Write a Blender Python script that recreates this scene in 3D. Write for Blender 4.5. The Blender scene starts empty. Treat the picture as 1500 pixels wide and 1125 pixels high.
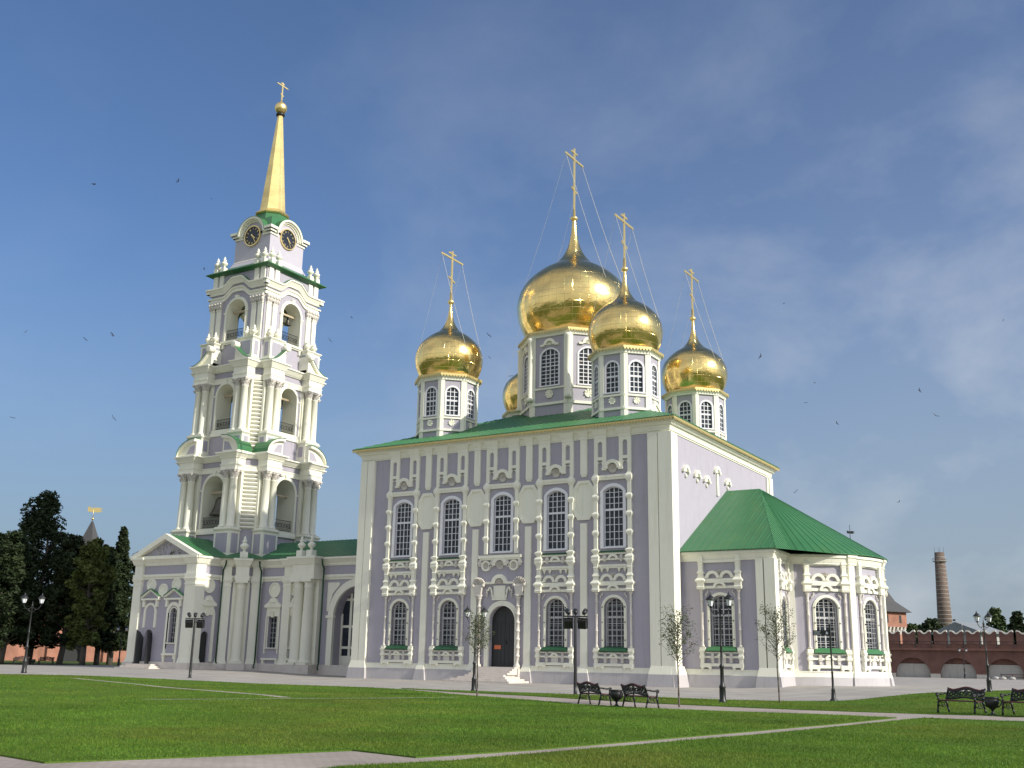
import bpy, bmesh, math, random
import numpy as np
from mathutils import Matrix, Vector
R = math.radians
rng = random.Random(7)
scene = bpy.context.scene
col = scene.collection

# ---------------------------------------------------------------- camera
YAW, PITCH, ROLL = R(-31.6424), R(14.6899), R(1.0327)
CAM = Vector((32.0857, -75.6027, 1.6))
fw = Vector((math.sin(YAW)*math.cos(PITCH), math.cos(YAW)*math.cos(PITCH), math.sin(PITCH)))
r0 = Vector((math.cos(YAW), -math.sin(YAW), 0)); u0 = r0.cross(fw)
rt = r0*math.cos(ROLL)+u0*math.sin(ROLL); up = -r0*math.sin(ROLL)+u0*math.cos(ROLL)
cd = bpy.data.cameras.new("camera"); cam = bpy.data.objects.new("camera", cd); col.objects.link(cam)
cd.sensor_width = 36; cd.lens = 36*1553.14/1500; cd.clip_start = 0.3; cd.clip_end = 9000
m = Matrix((( rt.x, up.x, -fw.x, CAM.x), (rt.y, up.y, -fw.y, CAM.y), (rt.z, up.z, -fw.z, CAM.z), (0, 0, 0, 1)))
cam.matrix_world = m
scene.camera = cam

# ---------------------------------------------------------------- light
SUN_AZ, SUN_EL = R(92.5), R(29.0)          # clockwise from +Y (north)
sd = bpy.data.lights.new("sun", 'SUN'); sun = bpy.data.objects.new("sun", sd); col.objects.link(sun)
sd.energy = 4.3; sd.angle = R(0.6); sd.color = (1.0, 0.94, 0.83)
sdir = Vector((math.sin(SUN_AZ)*math.cos(SUN_EL), math.cos(SUN_AZ)*math.cos(SUN_EL), math.sin(SUN_EL)))
sun.rotation_euler = (-sdir).to_track_quat('-Z', 'Y').to_euler()
world = bpy.data.worlds.new("World"); scene.world = world; world.use_nodes = True
wn = world.node_tree; wn.nodes.clear()
def N(t, kind, **kw):
    n = t.nodes.new(kind)
    for k, v in kw.items(): setattr(n, k, v)
    return n
wo = N(wn, 'ShaderNodeOutputWorld'); bg = N(wn, 'ShaderNodeBackground'); sky = N(wn, 'ShaderNodeTexSky')
sky.sky_type = 'NISHITA'; sky.sun_disc = False; sky.sun_elevation = SUN_EL; sky.sun_rotation = SUN_AZ
sky.altitude = 150; sky.air_density = 1.0; sky.dust_density = 3.0; sky.ozone_density = 7.0
tc = N(wn, 'ShaderNodeTexCoord'); mp = N(wn, 'ShaderNodeMapping'); mp.inputs['Scale'].default_value = (1.0, 1.0, 1.5)
mp.inputs['Rotation'].default_value = (0.25, 0.2, 0.5); mp.inputs['Location'].default_value = (1.7, .3, 2.1)
n1 = N(wn, 'ShaderNodeTexNoise'); n1.inputs['Scale'].default_value = 3.6; n1.inputs['Detail'].default_value = 9; n1.inputs['Roughness'].default_value = .56; n1.inputs['Distortion'].default_value = .15
cr = N(wn, 'ShaderNodeValToRGB'); cr.color_ramp.elements[0].position = .47; cr.color_ramp.elements[1].position = .78; cr.color_ramp.elements[0].color = (.2, .2, .2, 1)
sep = N(wn, 'ShaderNodeSeparateXYZ')
mr = N(wn, 'ShaderNodeMapRange'); mr.inputs[1].default_value = .68; mr.inputs[2].default_value = .26; mr.inputs[3].default_value = 0; mr.inputs[4].default_value = 1
mx = N(wn, 'ShaderNodeMapRange'); mx.inputs[1].default_value = -.75; mx.inputs[2].default_value = -.18; mx.inputs[3].default_value = .12; mx.inputs[4].default_value = 1
mul = N(wn, 'ShaderNodeMath', operation='MULTIPLY'); mul2 = N(wn, 'ShaderNodeMath', operation='MULTIPLY'); mul3 = N(wn, 'ShaderNodeMath', operation='MULTIPLY'); mul3.inputs[1].default_value = .68
mix = N(wn, 'ShaderNodeMixRGB'); mix.inputs['Color2'].default_value = (5.3, 5.5, 5.8, 1)
L = wn.links.new
L(tc.outputs['Generated'], mp.inputs['Vector']); L(mp.outputs[0], n1.inputs['Vector']); L(n1.outputs['Fac'], cr.inputs[0])
L(tc.outputs['Generated'], sep.inputs[0]); L(sep.outputs['Z'], mr.inputs[0]); L(sep.outputs['X'], mx.inputs[0])
L(cr.outputs[0], mul.inputs[0]); L(mr.outputs[0], mul.inputs[1]); L(mul.outputs[0], mul2.inputs[0]); L(mx.outputs[0], mul2.inputs[1]); L(mul2.outputs[0], mul3.inputs[0])
hz = N(wn, 'ShaderNodeMixRGB'); hz.inputs['Color2'].default_value = (2.15, 2.75, 3.3, 1); hr = N(wn, 'ShaderNodeMapRange', interpolation_type='SMOOTHSTEP'); hr.inputs[1].default_value = .40; hr.inputs[2].default_value = -.02; hr.inputs[3].default_value = 0; hr.inputs[4].default_value = .75
L(sep.outputs['Z'], hr.inputs[0]); L(hr.outputs[0], hz.inputs[0]); L(sky.outputs[0], hz.inputs['Color1'])
# bright haze added over the unseen southern sky to lift the shaded walls
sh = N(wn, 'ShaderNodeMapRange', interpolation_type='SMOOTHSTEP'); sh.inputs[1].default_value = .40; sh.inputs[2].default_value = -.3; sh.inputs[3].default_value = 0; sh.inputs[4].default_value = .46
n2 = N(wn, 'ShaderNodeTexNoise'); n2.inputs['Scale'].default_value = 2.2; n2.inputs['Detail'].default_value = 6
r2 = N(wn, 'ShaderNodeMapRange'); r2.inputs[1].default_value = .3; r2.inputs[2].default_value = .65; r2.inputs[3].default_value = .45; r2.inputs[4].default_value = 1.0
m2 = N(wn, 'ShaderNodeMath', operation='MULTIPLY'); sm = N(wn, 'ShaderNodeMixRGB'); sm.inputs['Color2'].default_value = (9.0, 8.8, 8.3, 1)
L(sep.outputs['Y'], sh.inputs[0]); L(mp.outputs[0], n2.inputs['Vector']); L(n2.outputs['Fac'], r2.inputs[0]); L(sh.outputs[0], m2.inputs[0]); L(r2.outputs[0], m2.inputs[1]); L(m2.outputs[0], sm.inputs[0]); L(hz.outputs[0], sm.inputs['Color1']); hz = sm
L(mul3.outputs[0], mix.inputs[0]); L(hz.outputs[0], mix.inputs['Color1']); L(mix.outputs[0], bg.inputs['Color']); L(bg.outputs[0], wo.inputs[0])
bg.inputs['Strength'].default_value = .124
scene.view_settings.view_transform = 'Standard'; scene.view_settings.look = 'None'
scene.view_settings.exposure = 0.17; scene.view_settings.gamma = 1.0; scene.view_settings.use_curve_mapping = False

# ---------------------------------------------------------------- materials
def mat(name, c, rough=.7, c2=None, scale=2.0, bump=0.0, bscale=30.0, metal=0.0, spec=.5, amount=.5, detail=6, streak=None):
    M = bpy.data.materials.new(name); M.use_nodes = True; t = M.node_tree; b = t.nodes['Principled BSDF']
    b.inputs['Roughness'].default_value = rough; b.inputs['Metallic'].default_value = metal
    b.inputs['Specular IOR Level'].default_value = spec
    tcn = N(t, 'ShaderNodeTexCoord')
    b.inputs['Base Color'].default_value = (*c, 1)
    if c2 is not None:
        vec = tcn.outputs['Object']
        if streak:
            mpn = N(t, 'ShaderNodeMapping'); mpn.inputs['Scale'].default_value = streak; t.links.new(vec, mpn.inputs[0]); vec = mpn.outputs[0]
        nz = N(t, 'ShaderNodeTexNoise'); nz.inputs['Scale'].default_value = scale; nz.inputs['Detail'].default_value = detail; nz.inputs['Roughness'].default_value = .62
        t.links.new(vec, nz.inputs['Vector'])
        rp = N(t, 'ShaderNodeValToRGB'); rp.color_ramp.elements[0].position = .5-amount*.5; rp.color_ramp.elements[1].position = .5+amount*.5
        rp.color_ramp.elements[0].color = (*c, 1); rp.color_ramp.elements[1].color = (*c2, 1)
        t.links.new(nz.outputs['Fac'], rp.inputs[0]); t.links.new(rp.outputs[0], b.inputs['Base Color'])
    if bump:
        nb = N(t, 'ShaderNodeTexNoise'); nb.inputs['Scale'].default_value = bscale; nb.inputs['Detail'].default_value = 5
        t.links.new(tcn.outputs['Object'], nb.inputs['Vector'])
        bp = N(t, 'ShaderNodeBump'); bp.inputs['Strength'].default_value = bump; bp.inputs['Distance'].default_value = .05
        t.links.new(nb.outputs['Fac'], bp.inputs['Height']); t.links.new(bp.outputs[0], b.inputs['Normal'])
    return M
def weather(M, amt=.13, streak=(2.2, 2.2, .16), sc=1.6, tint=(.55, .5, .42)):
    t = M.node_tree; b = t.nodes['Principled BSDF']; src = b.inputs['Base Color'].links[0].from_socket
    tcn = N(t, 'ShaderNodeTexCoord'); mpn = N(t, 'ShaderNodeMapping'); mpn.inputs['Scale'].default_value = streak; t.links.new(tcn.outputs['Object'], mpn.inputs[0])
    nz = N(t, 'ShaderNodeTexNoise'); nz.inputs['Scale'].default_value = sc; nz.inputs['Detail'].default_value = 9; nz.inputs['Roughness'].default_value = .7; t.links.new(mpn.outputs[0], nz.inputs['Vector'])
    mrn = N(t, 'ShaderNodeMapRange'); mrn.inputs[1].default_value = .52; mrn.inputs[2].default_value = .78; mrn.inputs[3].default_value = 0; mrn.inputs[4].default_value = amt*2.2; t.links.new(nz.outputs['Fac'], mrn.inputs[0])
    mxn = N(t, 'ShaderNodeMixRGB'); mxn.blend_type = 'MULTIPLY'; mxn.inputs['Color2'].default_value = (*tint, 1); t.links.new(mrn.outputs[0], mxn.inputs[0]); t.links.new(src, mxn.inputs['Color1']); t.links.new(mxn.outputs[0], b.inputs['Base Color'])
    return M
def brickmat(name, c1, c2, mortar, bw, bh, rough=.85, ms=.012, bump=.3, axis='wall', scale=1.0):
    M = bpy.data.materials.new(name); M.use_nodes = True; t = M.node_tree; b = t.nodes['Principled BSDF']; b.inputs['Roughness'].default_value = rough
    tcn = N(t, 'ShaderNodeTexCoord'); src = tcn.outputs['Object']
    sp = N(t, 'ShaderNodeSeparateXYZ'); t.links.new(src, sp.inputs[0]); cb = N(t, 'ShaderNodeCombineXYZ')
    if axis == 'wall':
        ad = N(t, 'ShaderNodeMath', operation='ADD'); t.links.new(sp.outputs['X'], ad.inputs[0]); t.links.new(sp.outputs['Y'], ad.inputs[1])
        t.links.new(ad.outputs[0], cb.inputs['X']); t.links.new(sp.outputs['Z'], cb.inputs['Y'])
    elif axis == 'round':
        at = N(t, 'ShaderNodeMath', operation='ARCTAN2'); t.links.new(sp.outputs['Y'], at.inputs[0]); t.links.new(sp.outputs['X'], at.inputs[1])
        mu = N(t, 'ShaderNodeMath', operation='MULTIPLY'); mu.inputs[1].default_value = scale; t.links.new(at.outputs[0], mu.inputs[0])
        t.links.new(mu.outputs[0], cb.inputs['X']); t.links.new(sp.outputs['Z'], cb.inputs['Y'])
    else:
        t.links.new(sp.outputs['X'], cb.inputs['X']); t.links.new(sp.outputs['Y'], cb.inputs['Y'])
    br = N(t, 'ShaderNodeTexBrick'); br.inputs['Scale'].default_value = 1; br.inputs['Brick Width'].default_value = bw; br.inputs['Row Height'].default_value = bh
    br.inputs['Mortar Size'].default_value = ms; br.offset = .5 if axis != 'round' else .0; br.inputs['Color1'].default_value = (*c1, 1); br.inputs['Color2'].default_value = (*c2, 1); br.inputs['Mortar'].default_value = (*mortar, 1)
    t.links.new(cb.outputs[0], br.inputs['Vector'])
    nz = N(t, 'ShaderNodeTexNoise'); nz.inputs['Scale'].default_value = .45; nz.inputs['Detail'].default_value = 7; t.links.new(src, nz.inputs['Vector'])
    hs = N(t, 'ShaderNodeHueSaturation'); mrn = N(t, 'ShaderNodeMapRange'); mrn.inputs[1].default_value = .3; mrn.inputs[2].default_value = .7; mrn.inputs[3].default_value = .78; mrn.inputs[4].default_value = 1.18
    t.links.new(nz.outputs['Fac'], mrn.inputs[0]); t.links.new(mrn.outputs[0], hs.inputs['Value']); t.links.new(br.outputs['Color'], hs.inputs['Color']); t.links.new(hs.outputs[0], b.inputs['Base Color'])
    bp = N(t, 'ShaderNodeBump'); bp.inputs['Strength'].default_value = bump; bp.inputs['Distance'].default_value = .02; t.links.new(br.outputs['Fac'], bp.inputs['Height']); bp.invert = True
    t.links.new(bp.outputs[0], b.inputs['Normal'])
    return M
def goldmat(name, base, rough, panel, bump=.25, wav=.25):
    M = brickmat(name, base, tuple(v*.94 for v in base), tuple(v*.6 for v in base), panel[0], panel[1], rough, .008, bump, 'round', panel[2])
    t = M.node_tree; b = t.nodes['Principled BSDF']; b.inputs['Metallic'].default_value = 1.0
    old = b.inputs['Normal'].links[0].from_node
    nz = N(t, 'ShaderNodeTexNoise'); nz.inputs['Scale'].default_value = 1.3; nz.inputs['Detail'].default_value = 3
    tcn = N(t, 'ShaderNodeTexCoord'); t.links.new(tcn.outputs['Object'], nz.inputs['Vector'])
    bp = N(t, 'ShaderNodeBump'); bp.inputs['Strength'].default_value = wav; bp.inputs['Distance'].default_value = .08
    t.links.new(nz.outputs['Fac'], bp.inputs['Height']); t.links.new(old.outputs[0], bp.inputs['Normal']); t.links.new(bp.outputs[0], b.inputs['Normal'])
    return M
LILAC = mat('lilac_plaster', (.385, .366, .42), .9, (.425, .405, .46), 1.1, .25, 26, spec=.2, amount=.7)
CREAM = mat('cream_stucco', (.785, .775, .65), .85, (.835, .825, .70), .9, .12, 20, spec=.25, amount=.7)
PALE = mat('pale_carved_stone', (.57, .535, .49), .9, (.68, .65, .58), 3, .3, 18, spec=.2)
WHITE = mat('white_painted_wood', (.78, .78, .80), .45, (.74, .74, .77), 3)
GREYP = mat('grey_plinth', (.43, .41, .42), .92, (.50, .48, .48), .9, .25, 14, spec=.2, amount=.8)
GREEN = mat('green_roof_paint', (.032, .145, .055), .42, (.06, .19, .075), .7, .22, 1.6, amount=.9, spec=.5)
GREEND = mat('shaded_green_sheet', (.010, .065, .025), .45, (.016, .085, .035), 3)  # sill green with the south wall's shade put into its colour
DKGREEN = mat('dark_green_pipe', (.02, .075, .035), .5)
GOLD = goldmat('gilded_sheet', (.97, .71, .27), .19, (.55, .62, 4.0), .45, .45)
GOLDS = goldmat('gilded_spire_sheet', (.98, .76, .32), .44, (3.0, .62, 1.0), .35, .08)
GOLDP = mat('gilded_metal', (.94, .73, .32), .42, metal=1.0)
FRET = mat('gilded_fretwork', (.55, .43, .16), .45, (.68, .55, .25), 6, metal=.5)
GLASS = mat('window_glass', (.018, .024, .034), .06, (.05, .06, .075), .9, spec=.28, bump=.12, bscale=1.1, amount=.35)
GRILLE = mat('pale_iron_grille', (.40, .40, .385), .55, metal=.0)
DARKD = mat('dark_door_paint_and_shade', (.018, .02, .021), .5, (.028, .03, .03), 1.2, streak=(9, 9, .4))  # door paint, also used for the painted shade in the gateway
IRON = mat('black_iron', (.012, .013, .014), .42, (.02, .02, .02), 8, spec=.5)
REDWOOD = mat('dark_red_wood', (.075, .018, .02), .45, (.11, .03, .03), 3, streak=(2, 14, 14))
STEP = mat('pink_grey_granite', (.58, .53, .48), .7, (.68, .62, .56), 2.5, .1, 40)
BELLM = mat('bronze_bell', (.10, .09, .075), .42, (.15, .14, .11), 3, metal=.8)
WOOD = mat('pale_timber', (.45, .36, .24), .75, (.52, .43, .3), 3)
LAMPG = mat('white_lamp_glass', (.80, .82, .85), .25, (.74, .76, .8), 5)
ORANGE = mat('orange_notice', (.62, .16, .06), .5)
BARK = mat('grey_brown_bark', (.085, .07, .058), .95, (.15, .13, .105), 6, .6, 25, streak=(1, 1, .2))
BRICKR = brickmat('red_brick', (.165, .062, .045), (.135, .052, .04), (.18, .13, .11), .26, .085)
BRICKO = brickmat('orange_brick', (.40, .16, .095), (.35, .13, .08), (.38, .25, .19), .26, .085)
BRICKC = brickmat('old_chimney_brick', (.145, .098, .075), (.12, .085, .065), (.17, .14, .12), .5, .2, axis='round', scale=2.5)
WHITEW = mat('whitewashed_cap', (.70, .67, .60), .9, (.58, .55, .49), 1.5)
ROOFG = mat('dark_plank_roof', (.055, .055, .058), .8, (.085, .085, .085), 1.2, streak=(6, 6, .5))
SHED = mat('grey_metal_roof', (.22, .24, .26), .7, (.26, .28, .29), .3)
GREYST = mat('grey_limestone', (.40, .39, .37), .92, (.47, .46, .43), 1.2, .3, 10)
CLOCKF = mat('dark_clock_face', (.018, .022, .032), .35)
BIRDM = mat('dark_feathers', (.012, .011, .012), .7)
PLAZA = brickmat('grey_paving', (.355, .33, .295), (.33, .305, .275), (.28, .26, .235), .6, .6, .85, .012, .15, 'flat')
PATHM = brickmat('pinkish_pavers', (.385, .325, .28), (.33, .28, .24), (.255, .22, .19), .22, .11, .88, .01, .35, 'flat')
KERB = mat('pale_kerb', (.45, .42, .39), .85, (.52, .49, .46), 2)
LAWN = mat('lawn', (.055, .125, .015), .95, (.11, .165, .028), .16, .9, 22, spec=.1, amount=.55, detail=10)
FIELD = mat('far_grass', (.05, .085, .02), .95, (.08, .10, .03), .05, spec=.1)
for m_ in (LILAC, CREAM, PALE): weather(m_)
weather(GREYP, .2); weather(GREEN, .3, (1.2, 1.2, .3), .5, (1.5, 1.0, .55)); weather(STEP, .25, (1, 1, 1)); weather(PLAZA, .25, (1, 1, 1), .35, (.7, .68, .66)); weather(PATHM, .25, (1, 1, 1), .5, (.7, .66, .62)); weather(BRICKR, .35, (.7, .7, .15), 1.2, (.5, .5, .52)); weather(BRICKO, .3, (.7, .7, .15), 1.2, (.6, .55, .5)); weather(GREYST, .3)
def leafmat(name, a, b, sc=.5):
    M = mat(name, a, .7, b, sc, spec=.25, amount=.6)
    return M
LEAFD = leafmat('dark_conifer_leaf', (.012, .024, .009), (.038, .055, .018), .45)
LEAFM = leafmat('mid_green_leaf', (.035, .06, .018), (.06, .09, .03), .35)
LEAFY = leafmat('yellow_green_leaf', (.06, .085, .018), (.12, .14, .035), .6)
LEAFT = leafmat('young_tree_leaf', (.045, .07, .022), (.09, .12, .04), 1.5)
def blademat():
    M = bpy.data.materials.new('grass_blade'); M.use_nodes = True; t = M.node_tree; b = t.nodes['Principled BSDF']
    b.inputs['Roughness'].default_value = .6; b.inputs['Specular IOR Level'].default_value = .25
    g = N(t, 'ShaderNodeNewGeometry'); rp = N(t, 'ShaderNodeValToRGB'); rp.color_ramp.elements[0].color = (.055, .155, .012, 1); rp.color_ramp.elements[1].color = (.17, .265, .032, 1)
    t.links.new(g.outputs['Random Per Island'], rp.inputs[0])
    tcn = N(t, 'ShaderNodeTexCoord'); nz = N(t, 'ShaderNodeTexNoise'); nz.inputs['Scale'].default_value = .22; nz.inputs['Detail'].default_value = 8; nz.inputs['Roughness'].default_value = .65
    t.links.new(tcn.outputs['Object'], nz.inputs['Vector'])
    mrn = N(t, 'ShaderNodeMapRange'); mrn.inputs[1].default_value = .35; mrn.inputs[2].default_value = .65; mrn.inputs[3].default_value = .7; mrn.inputs[4].default_value = 1.3
    nz2 = N(t, 'ShaderNodeTexNoise'); nz2.inputs['Scale'].default_value = .09; nz2.inputs['Detail'].default_value = 9; nz2.inputs['Roughness'].default_value = .7; t.links.new(tcn.outputs['Object'], nz2.inputs['Vector'])
    mr2 = N(t, 'ShaderNodeMapRange'); mr2.inputs[1].default_value = .48; mr2.inputs[2].default_value = .66; mr2.inputs[3].default_value = 0; mr2.inputs[4].default_value = .75; t.links.new(nz2.outputs['Fac'], mr2.inputs[0])
    my = N(t, 'ShaderNodeMixRGB'); my.inputs['Color2'].default_value = (.20, .20, .035, 1); t.links.new(mr2.outputs[0], my.inputs[0]); t.links.new(rp.outputs[0], my.inputs['Color1'])
    hs = N(t, 'ShaderNodeHueSaturation'); t.links.new(nz.outputs['Fac'], mrn.inputs[0]); t.links.new(mrn.outputs[0], hs.inputs['Value']); t.links.new(my.outputs[0], hs.inputs['Color'])
    t.links.new(hs.outputs[0], b.inputs['Base Color'])
    tr = N(t, 'ShaderNodeBsdfTranslucent'); t.links.new(hs.outputs[0], tr.inputs['Color']); ms = N(t, 'ShaderNodeMixShader'); ms.inputs[0].default_value = .35
    out = t.nodes['Material Output']; t.links.new(b.outputs[0], ms.inputs[1]); t.links.new(tr.outputs[0], ms.inputs[2]); t.links.new(ms.outputs[0], out.inputs['Surface'])
    return M
BLADE = blademat()

# ---------------------------------------------------------------- mesh builder
WL = {}
class MB:
    def __init__(s, M=None): s.v = []; s.f = []; s.M = M or Matrix.Identity(4); s.sm = set()
    def pts(s, P):
        i = len(s.v)
        for p in P: s.v.append(tuple(s.M @ Vector(p)))
        return i
    def face(s, P):
        i = s.pts(P); s.f.append(tuple(range(i, i+len(P))))
    def box(s, x0, x1, y0, y1, z0, z1):
        i = s.pts([(x0,y0,z0),(x1,y0,z0),(x1,y1,z0),(x0,y1,z0),(x0,y0,z1),(x1,y0,z1),(x1,y1,z1),(x0,y1,z1)])
        for f in ((0,3,2,1),(4,5,6,7),(0,1,5,4),(1,2,6,5),(2,3,7,6),(3,0,4,7)): s.f.append(tuple(i+k for k in f))
        return s
    def frus(s, x0, x1, y0, y1, z0, X0, X1, Y0, Y1, z1):
        i = s.pts([(x0,y0,z0),(x1,y0,z0),(x1,y1,z0),(x0,y1,z0),(X0,Y0,z1),(X1,Y0,z1),(X1,Y1,z1),(X0,Y1,z1)])
        for f in ((0,3,2,1),(4,5,6,7),(0,1,5,4),(1,2,6,5),(2,3,7,6),(3,0,4,7)): s.f.append(tuple(i+k for k in f))
        return s
    def prism(s, poly, d0, d1):        # poly in (u,z), extruded along y from d0 (front) to d1 (back)
        n = len(poly); i = s.pts([(u, d0, z) for u, z in poly]); s.pts([(u, d1, z) for u, z in poly])
        s.f.append(tuple(i+k for k in range(n))); s.f.append(tuple(i+n+k for k in reversed(range(n))))
        for k in range(n): s.f.append((i+k, i+n+k, i+n+(k+1) % n, i+(k+1) % n))
        return s
    def slab(s, poly, z0, z1):         # poly in (x,y)
        n = len(poly); i = s.pts([(x, y, z0) for x, y in poly]); s.pts([(x, y, z1) for x, y in poly])
        s.f.append(tuple(i+k for k in reversed(range(n)))); s.f.append(tuple(i+n+k for k in range(n)))
        for k in range(n): s.f.append((i+k, i+(k+1) % n, i+n+(k+1) % n, i+n+k))
        return s
    def lathe(s, prof, c=(0,0,0), n=16, a0=0.0, sweep=2*math.pi, smooth=True, sy=1.0):
        full = abs(sweep-2*math.pi) < 1e-6; m = n if full else n+1; base = len(s.v)
        for r, z in prof:
            for k in range(m):
                a = a0+sweep*k/n; s.v.append(tuple(s.M @ Vector((c[0]+r*math.cos(a), c[1]+r*math.sin(a)*sy, c[2]+z))))
        for j in range(len(prof)-1):
            for k in range(n):
                k2 = (k+1) % m
                if smooth: s.sm.add(len(s.f))
                s.f.append((base+j*m+k, base+j*m+k2, base+(j+1)*m+k2, base+(j+1)*m+k))
        if full:
            if prof[0][0] > 1e-4: s.f.append(tuple(base+k for k in reversed(range(m))))
            if prof[-1][0] > 1e-4: s.f.append(tuple(base+(len(prof)-1)*m+k for k in range(m)))
        return s
    def sq(s, prof, c=(0,0,0), sy=1.0):   # square 'turned' post: prof of (half width, z)
        return s.lathe([(r*math.sqrt(2), z) for r, z in prof], c, 4, math.pi/4, smooth=False, sy=sy)
    def tube(s, p0, p1, r0, r1=None, n=8):
        r1 = r0 if r1 is None else r1; p0, p1 = Vector(p0), Vector(p1); d = (p1-p0)
        if d.length < 1e-6: return s
        d.normalize(); a = d.orthogonal().normalized(); b = d.cross(a); base = len(s.v)
        for p, r in ((p0, r0), (p1, r1)):
            for k in range(n):
                t = 2*math.pi*k/n; s.v.append(tuple(s.M @ (p+a*r*math.cos(t)+b*r*math.sin(t))))
        for k in range(n):
            if n > 5: s.sm.add(len(s.f))
            s.f.append((base+k, base+(k+1) % n, base+n+(k+1) % n, base+n+k))
        s.f.append(tuple(base+k for k in reversed(range(n)))); s.f.append(tuple(base+n+k for k in range(n)))
        return s
    def path(s, P, r, n=6):
        for a, b in zip(P[:-1], P[1:]): s.tube(a, b, r if not callable(r) else r(a), None, n)
        return s
    def band(s, uc, zc, ri, ro, a0, a1, d0, d1, n=14, rz=1.0):   # arch band in the (u,z) plane
        for k in range(n):
            t0 = a0+(a1-a0)*k/n; t1 = a0+(a1-a0)*(k+1)/n
            q = [(uc+ri*math.cos(t0), zc+ri*rz*math.sin(t0)), (uc+ro*math.cos(t0), zc+ro*rz*math.sin(t0)), (uc+ro*math.cos(t1), zc+ro*rz*math.sin(t1)), (uc+ri*math.cos(t1), zc+ri*rz*math.sin(t1))]
            i = s.pts([(u, d0, z) for u, z in q]); s.pts([(u, d1, z) for u, z in q])
            s.f.append((i, i+1, i+2, i+3)); s.f.append((i+1, i+5, i+6, i+2)); s.f.append((i, i+3, i+7, i+4))
            if k == 0: s.f.append((i, i+4, i+5, i+1))
            if k == n-1: s.f.append((i+3, i+2, i+6, i+7))
        return s
    def shell(s, uc, zc, r, d0, d1, n=9, a0=0.0, a1=math.pi):      # ribbed scallop
        for k in range(n):
            t0 = a0+(a1-a0)*k/n; t1 = a0+(a1-a0)*(k+1)/n; tm = (t0+t1)/2
            P = lambda t, q, d: (uc+q*math.cos(t), d, zc+q*math.sin(t))
            s.face([(uc, d1, zc), P(t0, r*.93, d1), P(tm, r, d0)]); s.face([(uc, d1, zc), P(tm, r, d0), P(t1, r*.93, d1)])
            s.face([P(t0, r*.93, d1), P(t0, r*.93, d1+.1), P(tm, r, d1+.1), P(tm, r, d0)]); s.face([P(tm, r, d0), P(tm, r, d1+.1), P(t1, r*.93, d1+.1), P(t1, r*.93, d1)])
        return s
    def build(s, name, m, parent=None, loc=None, bevel=0.0):
        off = Vector(loc) if loc is not None else Vector((0, 0, 0))
        pw = WL.get(parent, Vector((0, 0, 0))) if parent else Vector((0, 0, 0))
        base = off if loc is not None else pw
        me = bpy.data.meshes.new(name); me.from_pydata([tuple(Vector(v)-base) for v in s.v], [], s.f)
        me.update()
        if s.sm:
            fl = [False]*len(s.f)
            for k in s.sm: fl[k] = True
            me.polygons.foreach_set('use_smooth', fl)
        bm = bmesh.new(); bm.from_mesh(me); bmesh.ops.recalc_face_normals(bm, faces=bm.faces); bm.to_mesh(me); bm.free()
        me.materials.append(m)
        o = bpy.data.objects.new(name, me); col.objects.link(o)
        if parent: o.parent = parent
        o.location = base-pw; WL[o] = base
        return o
def tag(o, label=None, cat=None, group=None, kind=None):
    if label: o['label'] = label
    if cat: o['category'] = cat
    if group: o['group'] = group
    if kind: o['kind'] = kind
    return o
def thing(name, loc, label=None, cat=None, group=None, rz=0):
    o = bpy.data.objects.new(name, None); col.objects.link(o); o.location = loc; o.rotation_euler = (0, 0, rz); o.empty_display_size = .2
    WL[o] = Vector((0, 0, 0)) if rz or True else Vector(loc); tag(o, label, cat, group); WL[o] = Vector(loc)
    return o
def local_thing(name, label=None, cat=None, group=None):      # built at the origin, moved afterwards
    return thing(name, (0, 0, 0), label, cat, group)
def copy_tree(o, parent=None):
    c = o.copy(); col.objects.link(c)
    if parent: c.parent = parent
    for ch in [k for k in o.children]: copy_tree(ch, c)
    return c
def put(o, loc, rz=0, s=1.0):
    o.location = loc; o.rotation_euler = (0, 0, rz); o.scale = (s, s, s); return o
def facing(phi, origin):       # wall frame: x along wall, -y outward (towards azimuth phi measured from +X), z up
    return Matrix.Translation(Vector(origin)) @ Matrix.Rotation(phi+math.pi/2, 4, 'Z')
def arch_pts(u0, u1, zs, rise, n=12):
    c = (u0+u1)/2; h = (u1-u0)/2
    if rise >= h*.98: return [(c+h*math.cos(t), zs+rise*math.sin(t)) for t in [math.pi*k/n for k in range(n+1)]]
    r = (h*h+rise*rise)/(2*rise); a = math.asin(h/r); zc = zs+rise-r
    return [(c+r*math.sin(t), zc+r*math.cos(t)) for t in [a-2*a*k/n for k in range(n+1)]]
def wall_hole(mb, U0, U1, Z0, Z1, u0, u1, zb, zs, rise, depth=.6, d=0.0, n=12):
    """wall rectangle at depth d with an arched hole and its reveal"""
    F = lambda q: mb.face([(u, d, z) for u, z in q])
    if zb > Z0: F([(U0, Z0), (U1, Z0), (U1, zb), (U0, zb)])
    F([(U0, zb), (u0, zb), (u0, zs), (U0, zs)]); F([(u1, zb), (U1, zb), (U1, zs), (u1, zs)])
    A = arch_pts(u0, u1, zs, rise, n)
    F([(U1, zs), (U1, Z1), (A[0][0], Z1), A[0]]) if U1 > u1+1e-4 else None
    for a, b in zip(A[:-1], A[1:]): F([a, (a[0], Z1), (b[0], Z1), b])
    F([(U0, zs), A[-1], (A[-1][0], Z1), (U0, Z1)]) if U0 < u0-1e-4 else None
    O = [(u0, zb), (u1, zb)]+A
    for a, b in zip(O, O[1:]+O[:1]): mb.face([(a[0], d, a[1]), (a[0], d+depth, a[1]), (b[0], d+depth, b[1]), (b[0], d, b[1])])
def arch_fill(mb, u0, u1, zs, rise, d0, d1, n=12):
    h = arch_pts(u0, u1, zs, rise, n); mb.prism(h, d0, d1)
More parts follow.
